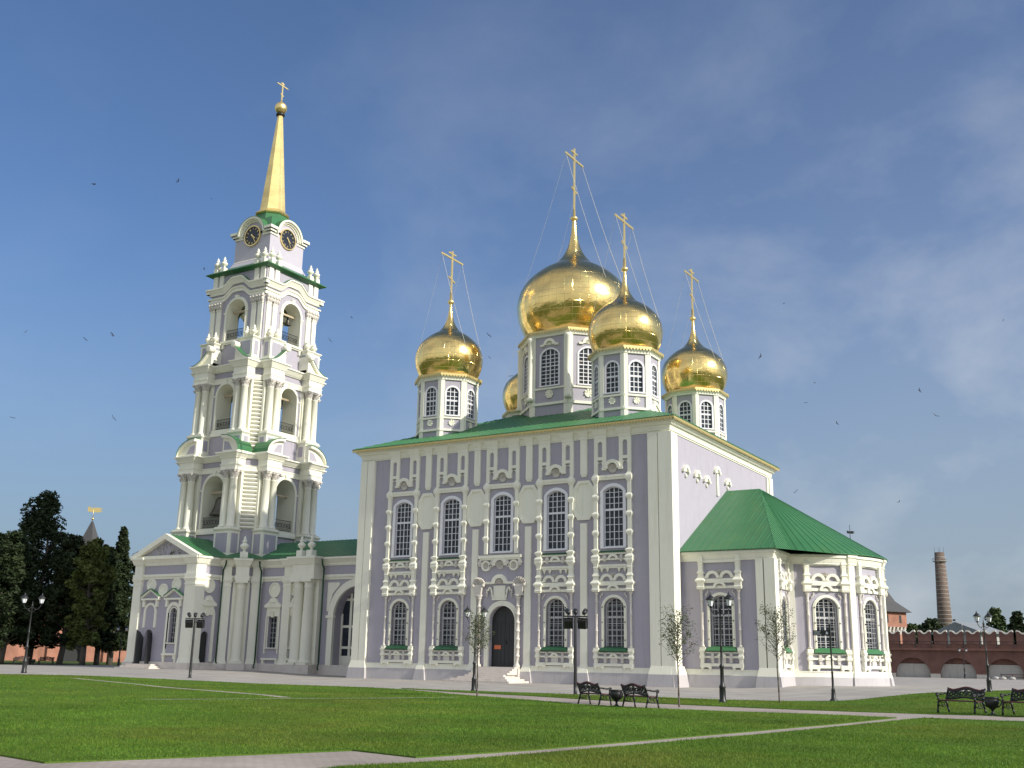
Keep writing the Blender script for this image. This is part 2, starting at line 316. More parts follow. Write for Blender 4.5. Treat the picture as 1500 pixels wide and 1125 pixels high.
def arch_frame(mb, u0, u1, zb, zs, rise, w, d0, d1, n=12, bottom=False):
    """band of width w round an arched opening (outside the given inner outline)"""
    A = arch_pts(u0, u1, zs, rise, n); B = arch_pts(u0-w, u1+w, zs, rise+w, n)
    I = [(u1, zb)]+A+[(u0, zb)]; O = [(u1+w, zb)]+B+[(u0-w, zb)]
    for k in range(len(I)-1):
        q = [I[k], O[k], O[k+1], I[k+1]]
        i = mb.pts([(u, d0, z) for u, z in q]); mb.pts([(u, d1, z) for u, z in q])
        mb.f += [(i, i+1, i+2, i+3), (i+1, i+5, i+6, i+2), (i, i+3, i+7, i+4)]
        if k == 0: mb.f.append((i, i+4, i+5, i+1))
        if k == len(I)-2: mb.f.append((i+3, i+2, i+6, i+7))
    if bottom: mb.box(u0-w, u1+w, d0, d1, zb-w*.8, zb)
def arch_top(u, u0, u1, zs, rise):
    A = arch_pts(u0, u1, zs, rise, 40)
    for a, b in zip(A[:-1], A[1:]):
        if b[0] <= u <= a[0]: return a[1]+(b[1]-a[1])*(u-a[0])/((b[0]-a[0]) or 1)
    return zs
def muntins(mb, u0, u1, zb, zs, rise, bars, rows, d0, d1, w=.04, wide=None):
    for k in range(1, bars):
        u = u0+(u1-u0)*k/bars; ww = w*1.5 if (bars % 2 == 0 and k == bars//2) else w
        mb.box(u-ww/2, u+ww/2, d0, d1, zb, arch_top(u, u0, u1, zs, rise))
    for z in rows:
        if z <= zs: a, b = u0, u1
        else:
            A = [p for p in arch_pts(u0, u1, zs, rise, 60) if p[1] >= z]
            if not A: continue
            a, b = min(p[0] for p in A), max(p[0] for p in A)
        ww = wide if (wide and abs(z-rows[-1]) < 1e-6) else w
        mb.box(a, b, d0+.004, d1-.004, z-ww/2, z+ww/2)
def pane(parent, F, u0, u1, zb, zs, rise, d, name='glass'):
    g = MB(F); g.face([(u, d, z) for u, z in [(u0, zb), (u1, zb)]+arch_pts(u0, u1, zs, rise)]); return g.build(name, GLASS, parent)
def seams(mb, poly, e, spacing, h=.05, w=.035):
    """standing seams over a planar convex roof polygon, running up the slope (perpendicular to eave direction e)"""
    P = [Vector(p) for p in poly]; n = (P[1]-P[0]).cross(P[2]-P[0]).normalized()
    if n.z < 0: n = -n
    e = Vector(e).normalized(); e = (e-n*e.dot(n)).normalized(); t = n.cross(e)
    if t.z < 0: t = -t
    us = [(p-P[0]).dot(e) for p in P]; ts = [(p-P[0]).dot(t) for p in P]; u = min(us)+spacing*.6
    while u < max(us)-.05:
        X = []
        for k in range(len(P)):
            a, b = us[k], us[(k+1) % len(P)]
            if (a-u)*(b-u) < 0: q = (u-a)/(b-a); X.append(ts[k]+(ts[(k+1) % len(P)]-ts[k])*q)
        if len(X) >= 2 and max(X)-min(X) > .1:
            p0 = P[0]+e*u+t*min(X); p1 = P[0]+e*u+t*max(X)
            i = mb.pts([p0-e*w/2, p0+e*w/2, p0+n*h, p1-e*w/2, p1+e*w/2, p1+n*h])
            mb.f += [(i, i+2, i+5, i+3), (i+1, i+4, i+5, i+2), (i, i+1, i+2), (i+3, i+5, i+4)]
        u += spacing
def sstep(t): t = min(1, max(0, t)); return t*t*(3-2*t)
def gz(x, y):
    l = x*.85+y*.525
    return .3*sstep((l-2)/9)+.3*sstep((-28-l)/12)
def onto(x, y): return (x, y, gz(x, y))

# ================================================================= GROUND
def sheet(name, poly, z, m, kind='structure', grid=2.5, skirt=0.0):
    bm = bmesh.new(); vs = [bm.verts.new((x, y, 0)) for x, y in poly]; bm.faces.new(vs)
    bmesh.ops.triangulate(bm, faces=bm.faces)
    xs = [p[0] for p in poly]; ys = [p[1] for p in poly]
    for ax, lo, hi in ((0, min(xs), max(xs)), (1, min(ys), max(ys))):
        g = max(grid, (hi-lo)/70); q = lo+g
        if grid > 50: lo, hi, g = -150, 160, 4.0; q = lo
        while q < hi:
            co = [0, 0, 0]; no = [0, 0, 0]; co[ax] = q; no[ax] = 1
            bmesh.ops.bisect_plane(bm, geom=bm.verts[:]+bm.edges[:]+bm.faces[:], plane_co=co, plane_no=no); q += g
    for v in bm.verts: v.co.z = gz(v.co.x, v.co.y)+z
    if skirt:
        ed = [e for e in bm.edges if e.is_boundary]; r = bmesh.ops.extrude_edge_only(bm, edges=ed)
        for v in r['geom']:
            if isinstance(v, bmesh.types.BMVert): v.co.z -= skirt
    bmesh.ops.recalc_face_normals(bm, faces=bm.faces)
    me = bpy.data.meshes.new(name); bm.to_mesh(me); bm.free(); me.materials.append(m)
    for p in me.polygons:
        pass
    o = bpy.data.objects.new(name, me); col.objects.link(o); tag(o, kind=kind); return o
terr = sheet('ground', [(-2500, -600), (1800, -600), (1800, 3200), (-2500, 3200)], -.06, FIELD, grid=60)
sheet('plaza', [(-82, -60), (70, -60), (70, 116), (-30, 116), (-82, 30)], 0, PLAZA, grid=3)
LA = [(-60, -48), (-30.4, -34), (-24.6, -29.5), (-20.5, -25.3), (-8.5, -25.04), (-4.62, -26.6), (1.0, -30.44), (3.65, -32), (7.83, -34.2), (11.3, -36.5), (15.75, -37.8), (18.6, -37.4), (21.84, -36.9), (23.75, -37.1), (23.34, -42.73), (22.93, -46.04), (22.66, -48.57), (21.55, -57.55), (20.89, -60.31), (19.2, -59.93), (18.6, -61.64), (17.36, -64.88), (15.82, -64.58), (10, -63.2), (-60, -62)]
LC = [(24.5, -36.35), (27.6, -37.0), (60, -46), (60, -85), (24, -85), (21.4, -66), (21.03, -62.4), (21.75, -60.35), (22.0, -58.44), (23.25, -49.5), (23.5, -47.13), (23.8, -43.69), (24.25, -38.76)]
LD = [(-6.72, -24.3), (-2.75, -24.9), (5.03, -24.6), (10.06, -24.4), (13.28, -24.9), (15.93, -23.25), (17.68, -21.6), (18.3, -20.0), (19.4, -14), (20.6, -1), (22.4, 12), (60, 22), (60, -46), (27.5, -34.6), (23.95, -33.1), (18.14, -33.3), (13.23, -32.6), (8.08, -30.7), (4.93, -29.1), (-.8, -27.4), (-5.86, -25.0)]
PA = [(-5.9, -25.0), (-1.7, -26.4), (6.6, -27.9), (12.1, -29.2), (16.8, -29.3), (21.8, -28), (30, -30), (60, -40), (60, -90), (-60, -90), (-60, -58), (8, -50), (0, -34)]
sheet('path', PA, .004, PATHM, grid=3)
lawns = []
for P in (LA, LC, LD): lawns.append(sheet('lawn', P, .028, LAWN, grid=3, skirt=.04))
STRIPS = [[(-21.4, -35.4), (-15.6, -35.9), (-8.2, -38.0), (-2.5, -40.1), (.6, -41.7)], [(-.7, -47.9), (.4, -45.9), (1.3, -43.2), (2.2, -41), (3.3, -38.6), (4.3, -34.7)]]
def strip_poly(P, w):
    A, B = [], []
    for k, p in enumerate(P):
        q = Vector(P[min(k+1, len(P)-1)])-Vector(P[max(k-1, 0)]); nrm = Vector((-q.y, q.x)).normalized(); A.append((p[0]+nrm.x*w, p[1]+nrm.y*w)); B.append((p[0]-nrm.x*w, p[1]-nrm.y*w))
    return A+B[::-1]
SP = [strip_poly(STRIPS[0], .26), strip_poly(STRIPS[1], .16)]
for k, P in enumerate(SP): sheet('path', P, .034+.004*k, PATHM, grid=3)
def inside(poly, X, Y):
    c = np.zeros(X.shape, bool); n = len(poly); j = n-1
    for i in range(n):
        xi, yi = poly[i]; xj, yj = poly[j]
        with np.errstate(divide='ignore', invalid='ignore'):
            c ^= ((yi > Y) != (yj > Y)) & (X < (xj-xi)*(Y-yi)/(yj-yi+1e-12)+xi)
        j = i
    return c
def grass():
    g = np.random.default_rng(5); n = 900000
    # density falls with the distance from where one stands
    az = YAW+g.uniform(-.62, .62, n); dist = 13.5*np.exp(g.uniform(0, 1.75, n))
    X = CAM.x+dist*np.sin(az); Y = CAM.y+dist*np.cos(az)
    keep = (inside(LA, X, Y) | inside(LC, X, Y) | inside(LD, X, Y)) & ~inside(SP[0], X, Y) & ~inside(SP[1], X, Y); X, Y, dist = X[keep], Y[keep], dist[keep]; n = len(X)
    l = X*.85+Y*.525; S = lambda t: np.clip(t, 0, 1)**2*(3-2*np.clip(t, 0, 1)); Z = .3*S((l-2)/9)+.3*S((-28-l)/12)+.024
    h = g.uniform(.018, .048, n)*(1+.25*np.sin(X*1.3+np.sin(Y*.9))*np.sin(Y*1.1)); w = g.uniform(.004, .008, n)*(dist/16)**.75; a = g.uniform(0, 2*np.pi, n)
    lx, ly = g.normal(0, .016, n), g.normal(0, .016, n)
    V = np.empty((n, 3, 3)); V[:, 0] = np.stack([X-np.cos(a)*w, Y-np.sin(a)*w, Z], 1); V[:, 1] = np.stack([X+np.cos(a)*w, Y+np.sin(a)*w, Z], 1); V[:, 2] = np.stack([X+lx, Y+ly, Z+h], 1)
    me = bpy.data.meshes.new('grass'); me.vertices.add(3*n); me.vertices.foreach_set('co', V.reshape(-1).astype(np.float32))
    me.loops.add(3*n); me.loops.foreach_set('vertex_index', np.arange(3*n, dtype=np.int32)); me.polygons.add(n); me.polygons.foreach_set('loop_start', np.arange(0, 3*n, 3, dtype=np.int32))
    me.update(); me.validate(); me.materials.append(BLADE); o = bpy.data.objects.new('grass', me); col.objects.link(o); tag(o, kind='stuff')
    tag(o, 'short mown green grass blades covering the lawns', 'grass')
grass()

# ================================================================= CATHEDRAL
LX, WY, HE = 30.55, 24.75, 20.36         # length, width, eave height
cath = thing('cathedral', (-15.3, 12.4, 0), 'lilac and cream onion-domed cathedral with five golden domes and green roofs', 'church')
WC = [-25.62, -20.42, -15.2, -10.03, -4.85]      # window bays
PS = [-22.98, -17.8, -12.6, -7.45]               # strips between them
SF = Matrix.Identity(4)
body = MB()
edges = [-LX]+PS+[0.0]
for k in range(5):
    a, b = edges[k], edges[k+1]; u = WC[k]
    if k == 2: wall_hole(body, a, b, 0, 9, -16.27, -13.73, 0.9, 4.8, 1.27, .55)
    else: wall_hole(body, a, b, 0, 9, u-.92, u+.92, 2.75, 5.9, .72, .5)
    wall_hole(body, a, b, 9, 20.0, u-.86, u+.86, 10.5, 14.9, .36, .28)
body.face([(0, 0, 0), (0, WY, 0), (0, WY, 20), (0, 0, 20)]); body.face([(-LX, 0, 0), (-LX, WY, 0), (-LX, WY, 20), (-LX, 0, 20)]); body.face([(-LX, WY, 0), (0, WY, 0), (0, WY, 20), (-LX, WY, 20)])
body.build('wall', LILAC, cath)
def plinth_run(F, u0, u1):
    q = MB(F); q.frus(u0, u1, -.32, 0, -.4, u0, u1, -.2, 0, .92); q.build('plinth', GREYP, cath)
    t = MB(F); t.frus(u0, u1, -.17, 0, .92, u0, u1, -.12, 0, 1.26); t.box(u0, u1, -.15, 0, 1.26, 1.34); t.build('plinth_moulding', CREAM, cath)
EF = facing(0, (0, 0, 0))          # east wall frame: u = +y
plinth_run(SF, -LX, -17.2); plinth_run(SF, -12.75, 0); plinth_run(EF, 0, 1.8); plinth_run(EF, 22.9, WY)
# strips, medallions
for u in PS:
    o = MB(SF); o.box(u-.29, u+.29, -.17, 0, .9, 12.45); o.frus(u-.45, u+.45, -.36, -.0, .88, u-.29, u+.29, -.172, 0, 1.5); o.build('pilaster_strip', CREAM, cath)
    o = MB(SF); o.frus(u-.66, u+.66, -.52, 0, -.3, u-.45, u+.45, -.362, 0, .88); o.build('pilaster_foot', GREYP, cath)
    o = MB(SF); o.box(u-.3, u+.3, -.15, 0, 16.45, 19.3); o.frus(u-.2, u+.2, -.08, 0, 16.2, u-.3, u+.3, -.15, 0, 16.45); o.build('upper_strip', CREAM, cath)
    oct_ = [(-.5, 12.72), (.5, 12.72), (.96, 13.35), (.96, 15.25), (.5, 15.9), (-.5, 15.9), (-.96, 15.25), (-.96, 13.35)]
    o = MB(SF); ins = [(x*.78, 14.3+(z-14.3)*.86) for x, z in oct_]; n = 8
    for k in range(8):
        a, b, c, d = oct_[k], oct_[(k+1) % 8], ins[(k+1) % 8], ins[k]
        for P in ([(a, 0), (b, 0), (b, -.16), (a, -.16)], [(a, -.16), (b, -.16), (c, -.16), (d, -.16)], [(d, -.16), (c, -.16), ((c[0]*.95, 14.3+(c[1]-14.3)*.97), -.05), ((d[0]*.95, 14.3+(d[1]-14.3)*.97), -.05)]):
            o.face([(u+p[0], y, p[1]) for p, y in P])
    o.face([(u+x*.95, -.05, 14.3+(z-14.3)*.97) for x, z in ins]); o.build('medallion', CREAM, cath)
def corner_pil(F, u0, u1, d=.3, top=19.25):
    o = MB(F); g = u0+(u1-u0)*.5
    o.box(u0, g-.035, -d, 0, 1.3, top); o.box(g+.035, u1, -d, 0, 1.3, top); o.box(g-.04, g+.04, -d+.14, 0, 1.3, top)
    o.frus(u0-.14, u1+(.14 if u1 < -.01 else 0), -d-.14, 0, .9, u0, u1, -d-.01, 0, 1.5); o.build('corner_pilaster', CREAM, cath)
    o = MB(F); o.frus(u0-.3, u1+.3, -d-.3, 0, -.4, u0-.14, u1+.14, -d-.15, 0, .9); o.build('pilaster_foot', GREYP, cath)
corner_pil(SF, -1.72, -.004); corner_pil(SF, -LX+.004, -29.0); 
o = MB(EF); o.box(-.3, .42, -.3, 0, 1.3, 19.25); o.box(.5, .95, -.22, 0, 1.3, 19.25); o.box(1.0, 1.3, -.15, 0, 1.3, 19.25); o.frus(-.42, 1.42, -.46, 0, .9, -.3, 1.3, -.305, 0, 1.5); o.build('corner_pilaster', CREAM, cath)
o = MB(EF); o.frus(-.5, 1.6, -.62, 0, -.4, -.44, 1.44, -.47, 0, .9); o.build('pilaster_foot', GREYP, cath)
o = MB(EF); o.box(WY-.95, WY+.004, -.25, 0, 1.3, 19.25); o.box(WY-1.4, WY-1.0, -.15, 0, 1.3, 19.25); o.build('corner_pilaster', CREAM, cath)
# cornice in steps all round
def ring(mb, x0, x1, y0, y1, e0, e1, z0, z1):     # sloped rectangular ring
    mb.frus(x0-e0, x1+e0, y0-e0, y1+e0, z0, x0-e1, x1+e1, y0-e1, y1+e1, z1)
co = MB()
ring(co, -LX, 0, 0, WY, .06, .06, 19.3, 19.42); ring(co, -LX, 0, 0, WY, .14, .14, 19.42, 19.5)
ring(co, -LX, 0, 0, WY, .10, .20, 19.5, 19.85); ring(co, -LX, 0, 0, WY, .32, .42, 19.85, 20.02); ring(co, -LX, 0, 0, WY, .48, .55, 20.02, 20.2)
co.build('cornice', CREAM, cath)
for u in WC:
    for s_ in (-1.07, 1.07):
        o = MB(SF); o.frus(u+s_-.53, u+s_+.53, -.19, 0, 19.25, u+s_-.53, u+s_+.53, -.2, 0, 19.52); o.frus(u+s_-.55, u+s_+.55, -.24, 0, 19.52, u+s_-.72, u+s_+.72, -.44, 0, 19.95); o.box(u+s_-.74, u+s_+.74, -.5, 0, 19.95, 20.06); o.build('cornice_block', CREAM, cath)
for u in PS:
    o = MB(SF); o.box(u-.36, u+.36, -.19, 0, 19.28, 19.56); o.frus(u-.38, u+.38, -.23, 0, 19.56, u-.5, u+.5, -.43, 0, 20.0); o.build('cornice_block', CREAM, cath)
# roof (hip) with a sheet thickness, seams and gilded fretwork valance
OV = .78; ex0, ex1, ey0, ey1 = -LX-OV, OV, -OV, WY+OV; zt = 20.42; sl = .395; hw = (ey1-ey0)/2; ymid = (ey0+ey1)/2
rz = zt+hw*sl; rA = (ex0+hw, ymid, rz); rB = (ex1-hw, ymid, rz)
c0, c1, c2, c3 = (ex0, ey0, zt), (ex1, ey0, zt), (ex1, ey1, zt), (ex0, ey1, zt)
o = MB(); faces = [[c0, c1, rB, rA], [c1, c2, rB], [c2, c3, rA, rB], [c3, c0, rA]]
for f in faces: o.face(f)
dn = lambda p: (p[0], p[1], p[2]-.06)
for a, b in ((c0, c1), (c1, c2), (c2, c3), (c3, c0)): o.face([a, b, dn(b), dn(a)])
o.face([dn(c0), dn(c1), dn(c2), dn(c3)])
for f, e in zip(faces, ((1, 0, 0), (0, 1, 0), (1, 0, 0), (0, 1, 0))): seams(o, f, e, .62, .05, .04)
o.build('roof', GREEN, cath)
va = MB()
def fret(F, u0, u1, ztop, h, step=.26):
    va.M = F; va.box(u0, u1, -.03, .0, ztop-h*.45, ztop); u = u0
    while u < u1-step*.5:
        va.prism([(u+.02, ztop-h*.45), (u+step/2, ztop-h), (u+step-.02, ztop-h*.45)], -.025, -.005); u += step
fret(facing(-math.pi/2, (0, ey0+.06, 0)), ex0, ex1, zt-.06, .34); fret(facing(0, (ex1-.06, 0, 0)), ey0, ey1, zt-.06, .34)
va.build('valance', FRET, cath)
# ---- windows and their carved surrounds
def collar(z, w0, w1, h=.22): return [(w0, z-h*1.3), (w1, z-h*.25), (w1, z+h*.25), (w0, z+h)]
def upper_window(u):
    F = Matrix.Translation((u, 0, 0)); w = MB(F)
    arch_frame(w, -.86, .86, 10.45, 14.9, .36, .26, -.1, 0); w.box(-1.12, 1.12, -.12, 0, 10.38, 10.5)
    arch_frame(w, -.79, .79, 10.5, 14.88, .31, .085, .1, .2); w.box(-.86, .86, .1, .2, 10.45, 10.57)
    rows = [10.57+.56*k for k in range(1, 5)]+[13.94, 14.42, 14.82]
    muntins(w, -.79, .79, 10.57, 14.88, .31, 4, rows, .13, .19, .042); w.box(-.8, .8, .1, .2, 13.36, 13.52)
    wo_ = w.build('window', WHITE, cath); pane(wo_, F, -.8, .8, 10.5, 14.88, .32, .22)
    s = MB(F); s.frus(-1.2, 1.2, -.26, 0, 10.05, -1.15, 1.15, -.06, 0, 10.2); s.build('sill', GREEND, wo_)
def posts_profile(a, b): return None
def upper_surround(u):
    F = Matrix.Translation((u, 0, 0)); o = MB(F)
    prof = [(.155, 10.3)]
    for z in (11.6, 13.05, 14.45): prof += collar(z, .155, .265)
    prof += [(.155, 15.55), (.28, 15.85), (.28, 16.05), (.16, 16.3), (.16, 16.35)]
    for s_ in (-1, 1): o.sq(prof, (s_*1.48, -.1, 0))
    o.box(-1.48, 1.48, -.17, 0, 15.82, 16.02); o.box(-1.48, 1.48, -.22, 0, 16.02, 16.2)
    for s_ in (-1, 1):      # pierced strips
        X = lambda a, b: (min(s_*a, s_*b), max(s_*a, s_*b))
        o.box(*X(1.32, 1.64), -.16, 0, 16.3, 19.3); o.box(*X(.58, .9), -.16, 0, 16.75, 19.3)
        for z0, z1 in ((18.75, 19.3), (17.25, 17.7)): o.box(*X(.9, 1.32), -.156, 0, z0+.2, z1)
        for zb in (18.75, 17.05):
            A = arch_pts(s_*1.11-.21, s_*1.11+.21, zb, .2, 8)
            for a, b in zip(A[:-1], A[1:]): o.prism([a, (a[0], zb+.21), (b[0], zb+.21), b], -.156, -.0)
    o.band(0, 16.72, .44, .72, 0, math.pi, -.27, 0); 
    for s_ in (-1, 1): o.box(min(s_*.55, s_*.92), max(s_*.55, s_*.92), -.25, 0, 16.6, 16.8)
    oo = o.build('window_surround', CREAM, cath)
    h = MB(F); h.shell(0, 16.66, .44, -.2, -.06, 9); h.shell(0, 16.68, .34, -.17, -.06, 5, math.pi, 2*math.pi); h.build('shell', PALE, oo)
def mid_surround(F, dz=0.0, upto=10.3, par=cath, pend=True):
    o = MB(F); Z = lambda z: z+dz
    prof = [(.3, Z(7.02)), (.36, Z(7.2)), (.30, Z(7.24)), (.30, Z(7.5)), (.44, Z(7.62)), (.44, Z(7.7)), (.26, Z(7.9)), (.22, Z(8.15)), (.31, Z(8.25)), (.2, Z(8.45)), (.2, Z(8.85)), (.25, Z(8.9)), (.2, Z(8.95))]
    if upto > 10: prof += [(.22, 9.15), (.38, 9.4), (.38, 9.5), (.33, 9.55), (.38, 9.62), (.38, 9.72), (.2, 9.95), (.36, 10.15), (.36, 10.25), (.17, 10.35)]
    else: prof += [(.2, Z(9.0)), (.27, Z(9.12)), (.2, Z(9.25)), (.2, upto)]
    prof = [(w_*.87, z_) for w_, z_ in prof]
    for s_ in (-1, 1): o.sq(prof, (s_*1.47, -.1, 0))
    o.box(-1.4, 1.4, -.2, 0, Z(7.5), Z(7.82)); o.box(-1.35, 1.35, -.15, 0, Z(7.08), Z(7.28))
    o.band(0, Z(7.1), .33, .52, 0, math.pi, -.26, 0)
    for s_ in (-1, 1): o.band(s_*.56, Z(7.86), .33, .55, 0, math.pi, -.22, 0); o.box(min(s_*1.05, s_*1.3), max(s_*1.05, s_*1.3), -.18, 0, Z(7.82), Z(7.98))
    if pend:
        o.box(-1.25, 1.25, -.2, 0, 8.95, 9.12); o.box(-1.2, 1.2, -.15, 0, 8.82, 8.95)
        for x in (-1.0, -.5, .5, 1.0): o.lathe([(.02, 8.5), (.08, 8.62), (.16, 8.85), (.17, 8.9)], (x, -.1, 0), 8)
        o.box(-1.35, 1.35, -.15, 0, 9.46, 9.6); o.band(0, 9.48, .27, .47, 0, math.pi, -.22, 0); o.box(-1.3, 1.3, -.18, 0, 9.9, 10.04)
    else:
        o.box(-1.4, 1.4, -.17, 0, Z(9.02), Z(9.2)); o.box(-1.45, 1.45, -.12, 0, Z(9.38), Z(9.5))
    oo = o.build('window_surround', CREAM, par)
    h = MB(F); h.shell(0, Z(7.08), .33, -.2, -.07); h.shell(0, Z(8.2), .3, -.2, -.08, 7)
    if pend:
        h.shell(0, 9.46, .28, -.18, -.06)
        for x in (-.72, .72): h.box(x-.09, x+.09, -.2, 0, 9.34, 9.88); h.box(x-.13, x+.13, -.24, 0, 9.62, 9.76)
    for s_ in (-1, 1): h.path([(s_*1.0, -.06, Z(6.95)), (s_*.95, -.1, Z(6.8)), (s_*1.12, -.1, Z(6.68)), (s_*1.16, -.08, Z(6.5))], .05, 6)
    h.build('shell', PALE, oo); return oo
def lower_window(F, dz=0.0, par=cath):
    Z = lambda z: z+dz; w = MB(F)
    arch_frame(w, -.86, .86, Z(2.8), Z(5.9), .68, .22, -.09, 0); arch_frame(w, -.92, .92, Z(2.8), Z(5.9), .72, .07, -.13, -.08)
    wo_ = w.build('barred_window', CREAM, par)
    for s_ in (-1, 1):
        for z in (3.2, 4.6, 6.0): pass
    f = MB(F); arch_frame(f, -.82, .82, Z(2.75), Z(5.9), .64, .1, .42, .5); muntins(f, -.82, .82, Z(2.75), Z(5.9), .64, 4, [Z(2.75+.47*k) for k in range(1, 9)], .43, .49, .034); f.box(-.82, .82, .41, .5, Z(5.05), Z(5.17)); f.build('frame', WHITE, wo_)
    pane(wo_, F, -.92, .92, Z(2.7), Z(5.9), .72, .5)
    g = MB(F)
    for k in range(1, 10):
        u = -.92+1.84*k/10
        if k % 2 == 0: g.box(u-.014, u+.014, .08, .12, Z(2.75), arch_top(u, -.92, .92, Z(5.9), .72)+dz*0)
    z = Z(3.0); k = 0
    while z < Z(6.55):
        A = [p for p in arch_pts(-.92, .92, Z(5.9), .72, 60) if p[1] >= z] if z > Z(5.9) else [(-.92, 0), (.92, 0)]
        if A:
            a, b = min(p[0] for p in A), max(p[0] for p in A); g.box(a, b, .085, .115, z-.012, z+.012)
        z += .36; k += 1
    for k in range(11):      # lattice frieze across the grille
        u = -.86+.172*k; g.tube((u-.08, .1, Z(4.98)), (u+.08, .1, Z(5.2)), .014, None, 4); g.tube((u+.08, .1, Z(4.98)), (u-.08, .1, Z(5.2)), .014, None, 4)
    for k in range(20):      # side lattice against the left reveal
        zz = Z(2.85+.155*k); g.tube((-.9, .1, zz), (-.9, .4, zz+.15), .014, None, 4); g.tube((-.9, .4, zz), (-.9, .1, zz+.15), .014, None, 4)
    g.build('grille', GRILLE, wo_)
    s = MB(F); s.frus(-1.2, 1.2, -.36, .3, Z(2.5), -1.2, 1.2, -.36, .3, Z(2.54)); s.frus(-1.2, 1.2, -.36, .3, Z(2.54), -1.0, 1.0, -.04, .1, Z(2.88)); s.build('sill', GREEND if dz < .1 else GREEN, wo_)  # south sills take the shade-darkened green, apse sills the roof green
    b = MB(F)
    for s_ in (-1, 1):
        for z in (3.3, 4.65, 5.8): b.box(s_*.97-.035, s_*.97+.035, -.16, -.08, Z(z), Z(z+.1))
    b.build('hinge', IRON, wo_)
    o = MB(F); p = MB(F)
    for s_ in (-1, 1):
        pr = [(.1, Z(2.78)), (.15, Z(2.82)), (.15, Z(2.9)), (.1, Z(2.95))]
        for z in (4.0, 5.2, 6.2): pr += [(.1, Z(z)), (.13, Z(z+.04)), (.13, Z(z+.09)), (.1, Z(z+.13))]
        pr += [(.1, Z(6.75)), (.17, Z(6.95)), (.17, Z(7.05))]
        p.lathe(pr, (s_*1.47, -.1, 0), 10)
        o.box(s_*1.47-.22, s_*1.47+.22, -.26, 0, Z(2.58), Z(2.78))
        o.sq([(.13, Z(1.3)), (.13, Z(1.9)), (.2, Z(2.0)), (.2, Z(2.12)), (.14, Z(2.3)), (.22, Z(2.5)), (.22, Z(2.58))], (s_*1.5, -.12, 0))
        o.box(s_*1.24-.42, s_*1.24+.42, -.27, 0, Z(1.32), Z(1.62))
        for x in (1.52, .94): o.lathe([(.015, Z(1.02)), (.05, Z(1.1)), (.16, Z(1.32))], (s_*x, -.13, 0), 8); o.prism([(s_*x-.14, Z(1.33)), (s_*x-.05, Z(1.12)), (s_*x+.05, Z(1.12)), (s_*x+.14, Z(1.33))], -.2, 0)
    o.box(-1.4, 1.4, -.2, 0, Z(1.4), Z(1.62)); o.box(-1.5, 1.5, -.17, 0, Z(2.0), Z(2.14)); o.box(-1.3, 1.3, -.14, 0, Z(2.34), Z(2.44))
    o.band(0, Z(2.02), .2, .36, 0, math.pi, -.24, 0); o.build('apron', CREAM, par)
    for x in (-.72, .72): p.box(x-.1, x+.1, -.19, 0, Z(1.66), Z(2.4)); p.box(x-.14, x+.14, -.24, 0, Z(1.92), Z(2.1))
    p.shell(0, Z(2.0), .22, -.18, -.06, 7); p.box(-.3, .3, -.12, 0, Z(1.62), Z(2.0)); p.build('colonnette', PALE, par)
for k, u in enumerate(WC):
    upper_window(u); upper_surround(u)
    if k != 2:
        F = Matrix.Translation((u, 0, 0)); mid_surround(F); lower_window(F)
# ---- doorway bay
ud = -15.0; F = Matrix.Translation((ud, 0, 0))
d = MB(F); d.prism([(-1.27, .95), (0-.01, .95), (0-.01, 6.07)]+[p for p in arch_pts(-1.27, 1.27, 4.8, 1.27, 16) if p[0] < -.02], .42, .5); d.prism([(.01, .95), (1.27, .95)]+[p for p in arch_pts(-1.27, 1.27, 4.8, 1.27, 16) if p[0] > .02]+[(.01, 6.07)], .42, .5)
for x in (-1.1, -.75, -.4, .4, .75, 1.1): d.box(x-.012, x+.012, .405, .42, 1.3, 4.8)
for z in (1.35, 3.2, 4.75): d.box(-1.25, -.03, .4, .42, z, z+.1); d.box(.03, 1.25, .4, .42, z, z+.1)
door = d.build('door', DARKD, cath)
q = MB(F); q.box(-1.0, -.36, .385, .40, 2.6, 2.92); q.build('notice', ORANGE, door)
q = MB(F); q.tube((.14, .36, 3.0), (.14, .36, 3.3), .03); q.tube((.14, .42, 3.28), (.14, .36, 3.28), .02); q.tube((.14, .42, 3.02), (.14, .36, 3.02), .02); q.build('handle', IRON, door)
a = MB(F); arch_frame(a, -1.27, 1.27, .95, 4.8, 1.27, .42, -.12, 0, 16); arch_frame(a, -1.27, 1.27, .95, 4.8, 1.27, .12, -.18, -.11, 16); a.build('doorway_arch', CREAM, cath)
F = Matrix.Translation((-15.3, 0, 0)); o = MB(F); p = MB(F)
o.box(-2.1, 2.1, -.26, 0, 9.95, 10.2); o.box(-2.0, 2.0, -.18, 0, 9.8, 9.95); o.band(0, 9.36, .44, .75, 0, math.pi, -.22, 0); o.box(-1.0, -.7, -.2, 0, 9.24, 9.42); o.box(.7, 1.0, -.2, 0, 9.24, 9.42)
o.box(-2.0, -.6, -.2, 0, 7.83, 8.02); o.box(.6, 2.0, -.2, 0, 7.83, 8.02); o.band(0, 7.86, .46, .76, 0, math.pi, -.25, 0); o.box(-.55, .55, -.14, 0, 6.6, 7.7); o.box(-.68, .68, -.18, 0, 6.52, 6.64)
for x in (-1.36, 1.36): o.band(x, 9.34, .3, .44, 0, 2*math.pi, -.2, 0, 20)
p.shell(0, 9.3, .45, -.2, -.06); p.shell(0, 9.32, .32, -.18, -.06, 5, math.pi, 2*math.pi); p.shell(0, 7.84, .46, -.2, -.06)
for x in (-1.36, 1.36): p.shell(x, 9.34, .31, -.13, -.04, 12, 0, 2*math.pi)
for x in (-1.95, -.72, .72, 1.95): p.box(x-.14, x+.14, -.2, 0, 9.3, 9.8); p.box(x-.19, x+.19, -.24, 0, 9.5, 9.62)
